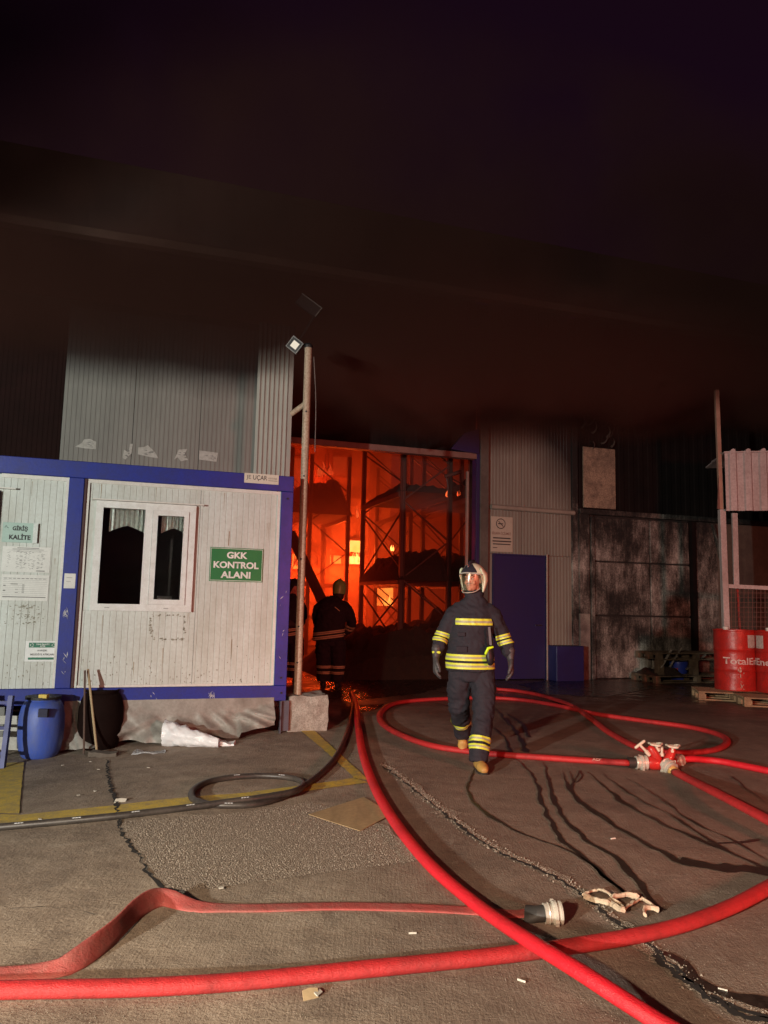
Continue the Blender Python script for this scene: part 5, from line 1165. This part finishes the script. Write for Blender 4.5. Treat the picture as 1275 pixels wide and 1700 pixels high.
HW = mat('helmet_cream', (.60, .62, .47), .35, dirt=(.4, .42, .3), dscale=12, damt=.4, coat=.3); HG = mat('helmet_green', (.26, .52, .14), .4, dirt=(.15, .2, .08), dscale=12); HD = mat('helmet_dark', (.03, .03, .04), .25, coat=.4)
m = bpy.data.materials.new('visor'); m.use_nodes = True; nt = m.node_tree; nt.nodes.clear(); out = nt.nodes.new('ShaderNodeOutputMaterial'); mx = nt.nodes.new('ShaderNodeMixShader'); tr = nt.nodes.new('ShaderNodeBsdfTransparent'); gl = nt.nodes.new('ShaderNodeBsdfGlossy'); lw = nt.nodes.new('ShaderNodeLayerWeight')
gl.inputs['Roughness'].default_value = .2; gl.inputs['Color'].default_value = (1, .95, .85, 1); tr.inputs[0].default_value = (.93, .91, .86, 1); lw.inputs[0].default_value = .35
nt.links.new(nmath(nt, 'ADD', nmath(nt, 'MULTIPLY', lw.outputs[0], .38), .015), mx.inputs[0]); nt.links.new(tr.outputs[0], mx.inputs[1]); nt.links.new(gl.outputs[0], mx.inputs[2]); nt.links.new(mx.outputs[0], out.inputs[0]); VIS = m

def glove(W_, E_, palm_n, par, M, size=1.0, thumb_dir=Vector((0, -1, 0)), curl=.35):
    """W_ wrist, E_ direction of hand, palm_n normal of palm"""
    d = Vector(E_).normalized(); pn = Vector(palm_n); pn = (pn-d*pn.dot(d)).normalized(); s_ = d.cross(pn)
    if s_.dot(thumb_dir) < 0: s_ = -s_
    W_ = Vector(W_); mb = MB()
    mb.tube([W_-d*.07, W_-d*.02, W_+d*.03, W_+d*.09], [.046, .036, .040, .046], 14, ry=[.042, .030, .022, .020], upv=s_, roundcap=True)
    for k, (o_, L) in enumerate(((.034, .078), (.012, .088), (-.011, .082), (-.033, .066))):
        a = W_+d*.075+s_*o_*.9; b_ = a+d*L*.45+pn*L*.08+s_*o_*.12; c_ = b_+d*L*.36*math.cos(curl)+pn*L*.36*math.sin(curl+.2); e_ = c_+d*L*.28*math.cos(curl*2.4)+pn*L*.28*math.sin(curl*2.4)
        mb.tube([a, b_, c_, e_], [.0135, .0130, .0120, .0100], 10, roundcap=True)
    a = W_+d*.015+s_*.030; mb.tube([a, a+d*.035+s_*.026+pn*.008, a+d*.070+s_*.034+pn*.022, a+d*.095+s_*.028+pn*.032], [.018, .016, .014, .011], 10, roundcap=True)
    me = fuse(mb, .0055, 3, .4)
    for v in me.vertices: v.co = W_+(v.co-W_)*1.22
    me.materials.append(GLV); return link('glove', me, par, M, smooth='all')

def head_and_helmet(par, M, HC, yaw, pitch, shell_m, front=True, roll=0):
    HM = Matrix.Translation(HC) @ Matrix.Rotation(yaw, 4, 'Z') @ Matrix.Rotation(pitch, 4, 'X') @ Matrix.Rotation(roll, 4, 'Y')
    V = lambda x, y, z: HM @ Vector((x, y, z)); mb = MB()
    def ell(c, r, n=14, m_=10):
        mb.loft([[V(c[0]+r[0]*math.sin(PI*j/m_)*math.cos(2*PI*i/n), c[1]+r[1]*math.sin(PI*j/m_)*math.sin(2*PI*i/n), c[2]+r[2]*math.cos(PI*j/m_)) for i in range(n)] for j in range(1, m_)])
    ell((0, .0, .02), (.076, .096, .105)); ell((0, -.035, -.055), (.055, .055, .062)); ell((0, -.075, -.092), (.024, .022, .020))
    ell((0, -.092, .030), (.052, .014, .012)); ell((-.038, -.070, -.030), (.022, .02, .022)); ell((.038, -.070, -.030), (.022, .02, .022))
    mb.tube([V(0, -.092, .022), V(0, -.108, -.010), V(0, -.116, -.024)], [.008, .011, .014], 8, roundcap=True); ell((-.011, -.100, -.026), (.009, .01, .008)); ell((.011, -.100, -.026), (.009, .01, .008))
    ell((0, -.088, -.052), (.024, .010, .006)); ell((0, -.086, -.063), (.020, .010, .007))
    for sx in (-1, 1): ell((sx*.080, .005, -.005), (.010, .020, .032))
    mb.tube([HM @ Vector((0, .02, -.05)), HM @ Vector((0, .03, -.12)), Vector((HC[0], HC[1]+.05, HC[2]-.26)), Vector((HC[0]*.5, HC[1]+.04, HC[2]-.42))], [.055, .056, .075, .13], 14, ry=[.06, .06, .07, .09], roundcap=True)
    me = fuse(mb, .0055, 2, .35); me.materials.append(SKIN); body = link('body', me, par, M, smooth='all')
    if front:
        for sx in (-1, 1):
            e = MB(); 
            def el2(mb2, c, r, n=10, m_=8): mb2.loft([[V(c[0]+r[0]*math.sin(PI*j/m_)*math.cos(2*PI*i/n), c[1]+r[1]*math.sin(PI*j/m_)*math.sin(2*PI*i/n), c[2]+r[2]*math.cos(PI*j/m_)) for i in range(n)] for j in range(1, m_)])
            el2(e, (sx*.031, -.084, .005), (.013, .009, .007)); eo = e.build('eye', mat('eye_white', (.6, .55, .5), .2), body, M, smooth='all')
            e = MB(); el2(e, (sx*.031-.003, -.0915, .005), (.006, .003, .006)); e.build('iris', mat('iris', (.02, .012, .01), .2), eo, M, smooth='all') if 0 else e.build('iris', mat('iris', (.02, .012, .01), .2), body, M, smooth='all')
            MB().tube([V(sx*.014, -.103, .030), V(sx*.032, -.101, .036), V(sx*.052, -.086, .029)], [.004, .005, .003], 6).build('eyebrow', mat('hair_dark', (.03, .02, .015), .8), body, M)
        MB().tube([V(-.021, -.0935, -.057), V(0, -.0985, -.0565), V(.021, -.0935, -.057)], [.001, .0028, .001], 6).build('mouth', mat('lips_dark', (.16, .04, .035), .5), body, M)
        MB().tube([V(-.026, -.098, -.043), V(0, -.104, -.041), V(.026, -.098, -.043)], [.002, .005, .002], 6).build('moustache', mat('hair_grey', (.16, .12, .10), .8), body, M)
    hel = thing_child('helmet', par)
    # shell
    def low(a):   # azimuth measured from the front
        f = abs(a)/PI; return .052 if f < .36 else (.052-.150*((f-.36)/.14) if f < .5 else -.098-.0*f) 
    n = 48; k = 14
    def shellring(t_, inset): 
        rg = []
        for i in range(n):
            a = -PI+2*PI*i/n; z0 = low(a); 
            z = z0+(.168-inset-z0)*math.sin(t_*PI/2)
            rad = math.sqrt(max(0, 1-max(0, (z-.035)/(.1335-inset))**2)) if z > .035 else 1-.10*((.035-z)/.13)**1.5
            rad = max(rad, .02)
            rg.append(V(math.sin(a)*(.122-inset)*rad, -math.cos(a)*(.146-inset)*rad, z))
        return rg
    rings = [shellring(j/k, 0) for j in range(k+1)]+[shellring(1-j/k, .010) for j in range(k+1)]; rings.append(rings[0])
    sh = MB().loft(rings, cap=False).build('helmet', shell_m, par, M, smooth=True)
    # crest over the top
    MB().tube([V(0, -.128, .105), V(0, -.085, .155), V(0, 0, .175), V(0, .085, .150), V(0, .13, .08)], [.018, .026, .030, .026, .014], 10, ry=[.008, .010, .012, .010, .006]).build('crest', shell_m if not front else HD, sh, M, smooth='all')
    if front:
        rr = []
        for j in range(9):
            r_ = []; z = .064+.088*j/8
            for i in range(17):
                a = (-1+2*i/16)*(.80-.45*(j/8)**1.5); rad = math.sqrt(max(0, 1-((z-.035)/.1335)**2))+.035
                r_.append(V(math.sin(a)*.122*rad, -math.cos(a)*.146*rad, z))
            rr.append(r_)
        MB().loft(rr, cap=False, closed=False).build('front_plate', HD, sh, M, smooth='all')
        MB().tube([V(math.sin(a)*.129, -math.cos(a)*.153, .055+.004*math.cos(3*a)) for a in [-1.25+2.5*i/24 for i in range(25)]], .0065, 8).build('brow_rim', mat('rim_silver', (.62, .56, .5), .25, .3), sh, M, smooth=True)
        for sx in (-1, 1):
            MB().tube([V(sx*.112, -.045, .095), V(sx*.129, .0, .055), V(sx*.127, .02, .0), V(sx*.116, .012, -.07), V(sx*.112, -.005, -.105)], [.03, .042, .036, .022, .015], 14, ry=[.010, .014, .014, .010, .008], upv=(HM.to_3x3() @ Vector((0, 1, 0))), roundcap=True).build('side_shell', shell_m, sh, M, smooth='all')
        rr = []
        for j in range(13):
            t_ = j/12; z = .052-.185*t_; sc_ = 1-.22*t_**2.2; r_ = []
            for i in range(25):
                a = -1.30+2.60*i/24; r_.append(V(math.sin(a)*.126*sc_, -math.cos(a)*.156*(1-.13*t_**2)+.0, z+.055*t_*(abs(a)/1.3)**2.5))
            rr.append(r_)
        MB().loft(rr, cap=False, closed=False).build('visor', VIS, sh, M, smooth='all')
        MB().tube(rr[-1], .004, 6).build('visor_edge', mat('visor_edge', (.5, .45, .38), .3), sh, M, smooth='all')
    # neck flap
    rr = []
    for j in range(5):
        z = -.07-.030*j; rr.append([V(math.sin(a)*(.112-.006*j), -math.cos(a)*(.132-.010*j), z) for a in [PI*.55+PI*.9*i/18 for i in range(19)]])
    MB().loft(rr, cap=False, closed=False).build('neck_flap', mat('flap_dark', (.03, .028, .03), .8), sh, M, smooth='all')
    return body
def thing_child(name, par): return None

def firefighter(loc, label, P, shell_m, front, dull=False, bright=True):
    M = frame(loc); t = thing('person', label, 'person', loc)
    ys, sv = (YSD, SVD) if dull else (YS, SV)
    # jacket
    mb = MB(); mb.tube([Vector(p) for p, _, _ in P['torso']], [a for _, a, _ in P['torso']], 28, ry=[b_ for _, _, b_ in P['torso']], upv=(1, 0, 0))
    for key in ('armL', 'armR'):
        a = P[key]; mb.tube([Vector(p) for p, _ in a], [r for _, r in a], 18, roundcap=True)
    mb.tube([Vector(P['neck'][0]), Vector(P['neck'][1])], [.105, .082], 18, ry=[.09, .085])
    jm = fuse(mb, .011, 4); wrinkle(jm, .010); jm.materials.append(CLOTH); jk = link('jacket', jm, t, M, smooth='all')
    mb = MB(); a = P['pelvis']; mb.tube([Vector(p) for p, _, _ in a], [r for _, r, _ in a], 24, ry=[r for _, _, r in a], upv=(1, 0, 0), roundcap=False)
    for key in ('legL', 'legR'):
        a = P[key]; mb.tube([Vector(p) for p, _ in a], [r for _, r in a], 18, roundcap=False)
    tm = fuse(mb, .011, 4); wrinkle(tm, .012, (8, 8, 16), 4); tm.materials.append(CLOTH); tz = link('trousers', tm, t, M, smooth='all')
    for (me_, par, c, ax, w_, ph) in [(jm if k[0] == 'j' else tm, jk if k[0] == 'j' else tz, *k[1:]) for k in P['bands']]:
        ph0, ph1 = ph if ph else (0, 2*PI); mx_ = .092 if me_ is jm and abs(c[0]) > .15 else .5
        ring_band(me_, c, ax, w_, ys, 'reflective_stripe', par, M, ph0, ph1, .005, mx=mx_)
        ring_band(me_, c, ax, w_*.34, sv, 'silver_band', par, M, ph0, ph1, .0065, mx=mx_)
    for hand in P['hands']: glove(hand[0], hand[1], hand[2], t, M, thumb_dir=Vector(hand[3]), curl=hand[4])
    for (heel, toe, ank) in P['feet']:
        heel, toe, ank = Vector(heel), Vector(toe), Vector(ank); d = (toe-heel).normalized(); upb = Vector((0, 0, 1)); upb = (upb-d*upb.dot(d)).normalized(); mb = MB()
        mb.tube([heel-d*.02+upb*.055, heel+d*.05+upb*.055, heel+d*.13+upb*.052, toe-d*.05+upb*.048, toe+upb*.040], [.040, .046, .050, .056, .042], 16, ry=[.050, .054, .050, .044, .036], upv=d.cross(upb), roundcap=True)
        mb.tube([heel+d*.035+upb*.05, ank, ank+(ank-heel-upb*.05).normalized()*.06], [.042, .042, .042], 16, roundcap=True)
        bm_ = fuse(mb, .008, 3, .4); bm_.materials.append(P.get('boot', BOOT)); bo = link('boot', bm_, t, M, smooth='all')
        MB().tube([heel-d*.035+upb*.012, heel+d*.06+upb*.012, heel+d*.15+upb*.011, toe+upb*.012], [.040, .046, .054, .046], 16, ry=.013, upv=d.cross(upb), roundcap=True).build('sole', SOLE, bo, M, smooth='all')
    head_and_helmet(t, M, P['head'], P['yaw'], P['pitch'], shell_m, front, P.get('roll', 0))
    return t, M, jk, jm

px0 = depth_pt(787, 1100, 7.45)
PM1 = dict(
    torso=[((-.04, .0, .875), .236, .168), ((-.04, 0, .94), .232, .165), ((-.04, 0, 1.06), .215, .155), ((-.03, 0, 1.22), .205, .150), ((-.02, 0, 1.36), .207, .142), ((-.01, .01, 1.44), .190, .122), ((0, .015, 1.51), .155, .105), ((0, .015, 1.57), .105, .088)],
    armL=[((-.135, .015, 1.455), .082), ((-.205, .015, 1.40), .083), ((-.265, .025, 1.29), .076), ((-.312, .03, 1.20), .070), ((-.342, -.01, 1.12), .062), ((-.358, -.04, 1.06), .056)],
    armR=[((.12, .02, 1.455), .082), ((.19, .02, 1.40), .083), ((.24, .045, 1.29), .078), ((.285, .06, 1.20), .073), ((.322, .02, 1.12), .065), ((.336, 0, 1.05), .058)],
    neck=[(0, .015, 1.50), (-.005, .01, 1.645)],
    pelvis=[((-.03, 0, .78), .17, .12), ((-.03, 0, .9), .205, .14), ((-.03, 0, 1.0), .20, .13)],
    legL=[((-.125, .01, .86), .118), ((-.140, .05, .70), .110), ((-.135, .10, .52), .096), ((-.095, .28, .40), .090), ((-.055, .47, .26), .086), ((-.045, .54, .17), .078)],
    legR=[((.080, 0, .86), .120), ((.088, -.05, .70), .112), ((.080, -.11, .50), .098), ((.050, -.20, .34), .092), ((.020, -.275, .20), .090), ((.012, -.30, .075), .084)],
    bands=[('j', (-.012, 0, 1.345), (0, 0, 1), .062, (-1.12, 1.12)), ('j', (-.045, 0, 1.005), (.0, 0, 1), .058, None), ('j', (-.045, 0, .925), (0, 0, 1), .056, None),
           ('j', (-.325, .018, 1.215), (-.28, -.1, -1), .042, None), ('j', (-.340, .0, 1.155), (-.28, -.3, -1), .040, None), ('j', (.300, .045, 1.205), (.28, -.1, -1), .042, None), ('j', (.315, .03, 1.145), (.28, -.2, -1), .040, None),
           ('t', (-.078, .36, .345), (.1, .75, -.55), .050, None), ('t', (.030, -.255, .262), (-.15, -.4, -1), .050, None), ('t', (.018, -.285, .195), (-.15, -.4, -1), .046, None)],
    hands=[((-.375, -.06, .995), (-.06, -.15, -1), (1, 0, -.1), (.25, -1, 0), .40), ((.352, -.015, .99), (.06, -.12, -1), (-1, 0, -.1), (-.25, -1, 0), .40)],
    feet=[((-.045, .615, .125), (-.050, .475, .012), (-.045, .535, .20)), ((.012, -.255, .0), (.040, -.475, .0), (.012, -.30, .13))],
    head=(-.015, -.01, 1.748), yaw=math.radians(-33), pitch=math.radians(-3))
t1, M1, jk1, jm1 = firefighter((px0.x, px0.y, 0), 'firefighter walking towards the camera in dark coat with yellow stripes and clear visor', PM1, HW, True)
# glove cuff tabs, pocket flaps, torch clipped at the waist, collar flap
MB().tube([(-.405, -.075, 1.045), (-.345, -.095, 1.045)], .012, 8, ry=.016, roundcap=True).build('cuff_tab', YS, t1, M1, smooth='all')
MB().box(-.195, -.085, -.176, -.150, 1.055, 1.115).build('pocket_flap', CLOTH, jk1, M1, bevel=.006); MB().box(-.185, -.105, -.172, -.150, 1.205, 1.245).build('pocket_flap', CLOTH, jk1, M1, bevel=.006)
MB().box(-.045, .0, -.186, -.160, .97, 1.32).build('storm_flap', CLOTH, jk1, M1, bevel=.006) if 0 else None
MB().tube([(.125, -.175, 1.095), (.128, -.19, 1.02), (.13, -.19, .975)], [.045, .05, .04], 12, ry=[.03, .035, .03], roundcap=True).build('radio_pouch', mat('pouch_black', (.012, .012, .014), .5), t1, M1, smooth='all')
MB().tube([(.085, -.215, 1.055), (.105, -.222, 1.10), (.15, -.212, 1.115)], [.016, .020, .010], 10, ry=.012, roundcap=True).build('torch', mat('neon_yellow', (.60, .95, .02), .4), t1, M1, smooth='all')
MB().beam((.12, -.17, 1.30), (.135, -.178, 1.13), .022, .012).build('strap', mat('strap_grey', (.12, .11, .12), .6), jk1, M1)

p2 = depth_pt(549, 1045, 13.4)
PM2 = dict(
    torso=[((-.04, 0, .80), .275, .17), ((-.035, 0, .95), .265, .17), ((-.01, -.02, 1.10), .26, .17), ((.01, -.02, 1.30), .275, .165), ((.03, .0, 1.42), .255, .14), ((.05, .04, 1.49), .20, .12), ((.07, .07, 1.53), .13, .10)],
    armL=[((-.14, .03, 1.43), .10), ((-.22, .02, 1.36), .10), ((-.25, .05, 1.22), .092), ((-.235, .12, 1.10), .08), ((-.18, .2, 1.04), .068)],
    armR=[((.20, .03, 1.42), .10), ((.28, .02, 1.34), .10), ((.345, .03, 1.20), .090), ((.365, .05, 1.10), .082), ((.30, .10, 1.00), .075), ((.22, .14, .94), .068)],
    neck=[(.06, .05, 1.49), (.11, .09, 1.60)],
    pelvis=[((0, 0, .72), .22, .15), ((-.0, 0, .86), .235, .16), ((0, 0, .95), .22, .15)],
    legL=[((-.10, 0, .82), .150), ((-.115, 0, .62), .142), ((-.10, .01, .42), .125), ((-.105, .01, .22), .115), ((-.10, .01, .11), .112)],
    legR=[((.12, 0, .82), .150), ((.135, 0, .62), .140), ((.14, .01, .42), .124), ((.135, .01, .22), .113), ((.135, .01, .11), .110)],
    bands=[('j', (-.02, 0, .955), (-.14, 0, 1), .05, None), ('j', (-.03, 0, .875), (-.14, 0, 1), .05, None), ('j', (.34, .07, 1.07), (.35, -.4, 1), .035, None), ('j', (.325, .085, 1.02), (.35, -.4, 1), .03, None),
           ('t', (-.105, .01, .36), (0, 0, 1), .045, None), ('t', (-.105, .01, .26), (0, 0, 1), .045, None), ('t', (.137, .01, .36), (0, 0, 1), .045, None), ('t', (.137, .01, .26), (0, 0, 1), .045, None)],
    hands=[((-.15, .24, 1.01), (.3, .5, -.6), (1, 0, 0), (0, 0, 1), .7), ((.17, .17, .90), (-.5, .3, -.7), (-1, 0, 0), (0, 0, 1), .7)],
    feet=[((-.10, -.06, 0), (-.12, .20, 0), (-.10, .0, .14)), ((.135, -.06, 0), (.16, .20, 0), (.135, 0, .14))], boot=SOLE,
    head=(.125, .11, 1.715), yaw=PI-.25, pitch=math.radians(8), roll=0)
t2, M2, jk2, jm2 = firefighter((p2.x, p2.y, 0), 'firefighter seen from behind against the fire, greenish helmet, hand on hip', PM2, HG, False, dull=True)
MB().beam((.07, -.145, 1.40), (.16, -.150, 1.33), .035, .012).build('shoulder_mark', YSD, jk2, M2)
p3 = depth_pt(480, 1045, 13.9)
PM3 = dict(PM2); PM3['head'] = (.04, .05, 1.715); PM3['yaw'] = -PI/2-.3+PI; PM3['neck'] = [(.03, .03, 1.49), (.04, .05, 1.60)]
PM3['armR'] = [((.17, .03, 1.42), .095), ((.22, .02, 1.34), .09), ((.235, .0, 1.20), .082), ((.22, -.06, 1.10), .075), ((.14, -.14, 1.08), .068)]
PM3['bands'] = PM2['bands'][:2]+PM2['bands'][4:]; PM3['hands'] = [((-.15, .24, 1.01), (.3, .5, -.6), (1, 0, 0), (0, 0, 1), .7), ((.09, -.17, 1.07), (-1, -.1, 0), (0, 1, 0), (0, 0, 1), .7)]
t3, M3, jk3, jm3 = firefighter((p3.x, p3.y, 0), 'dark firefighter half hidden between the cabin corner and the cream pole', PM3, HD, False, dull=True)
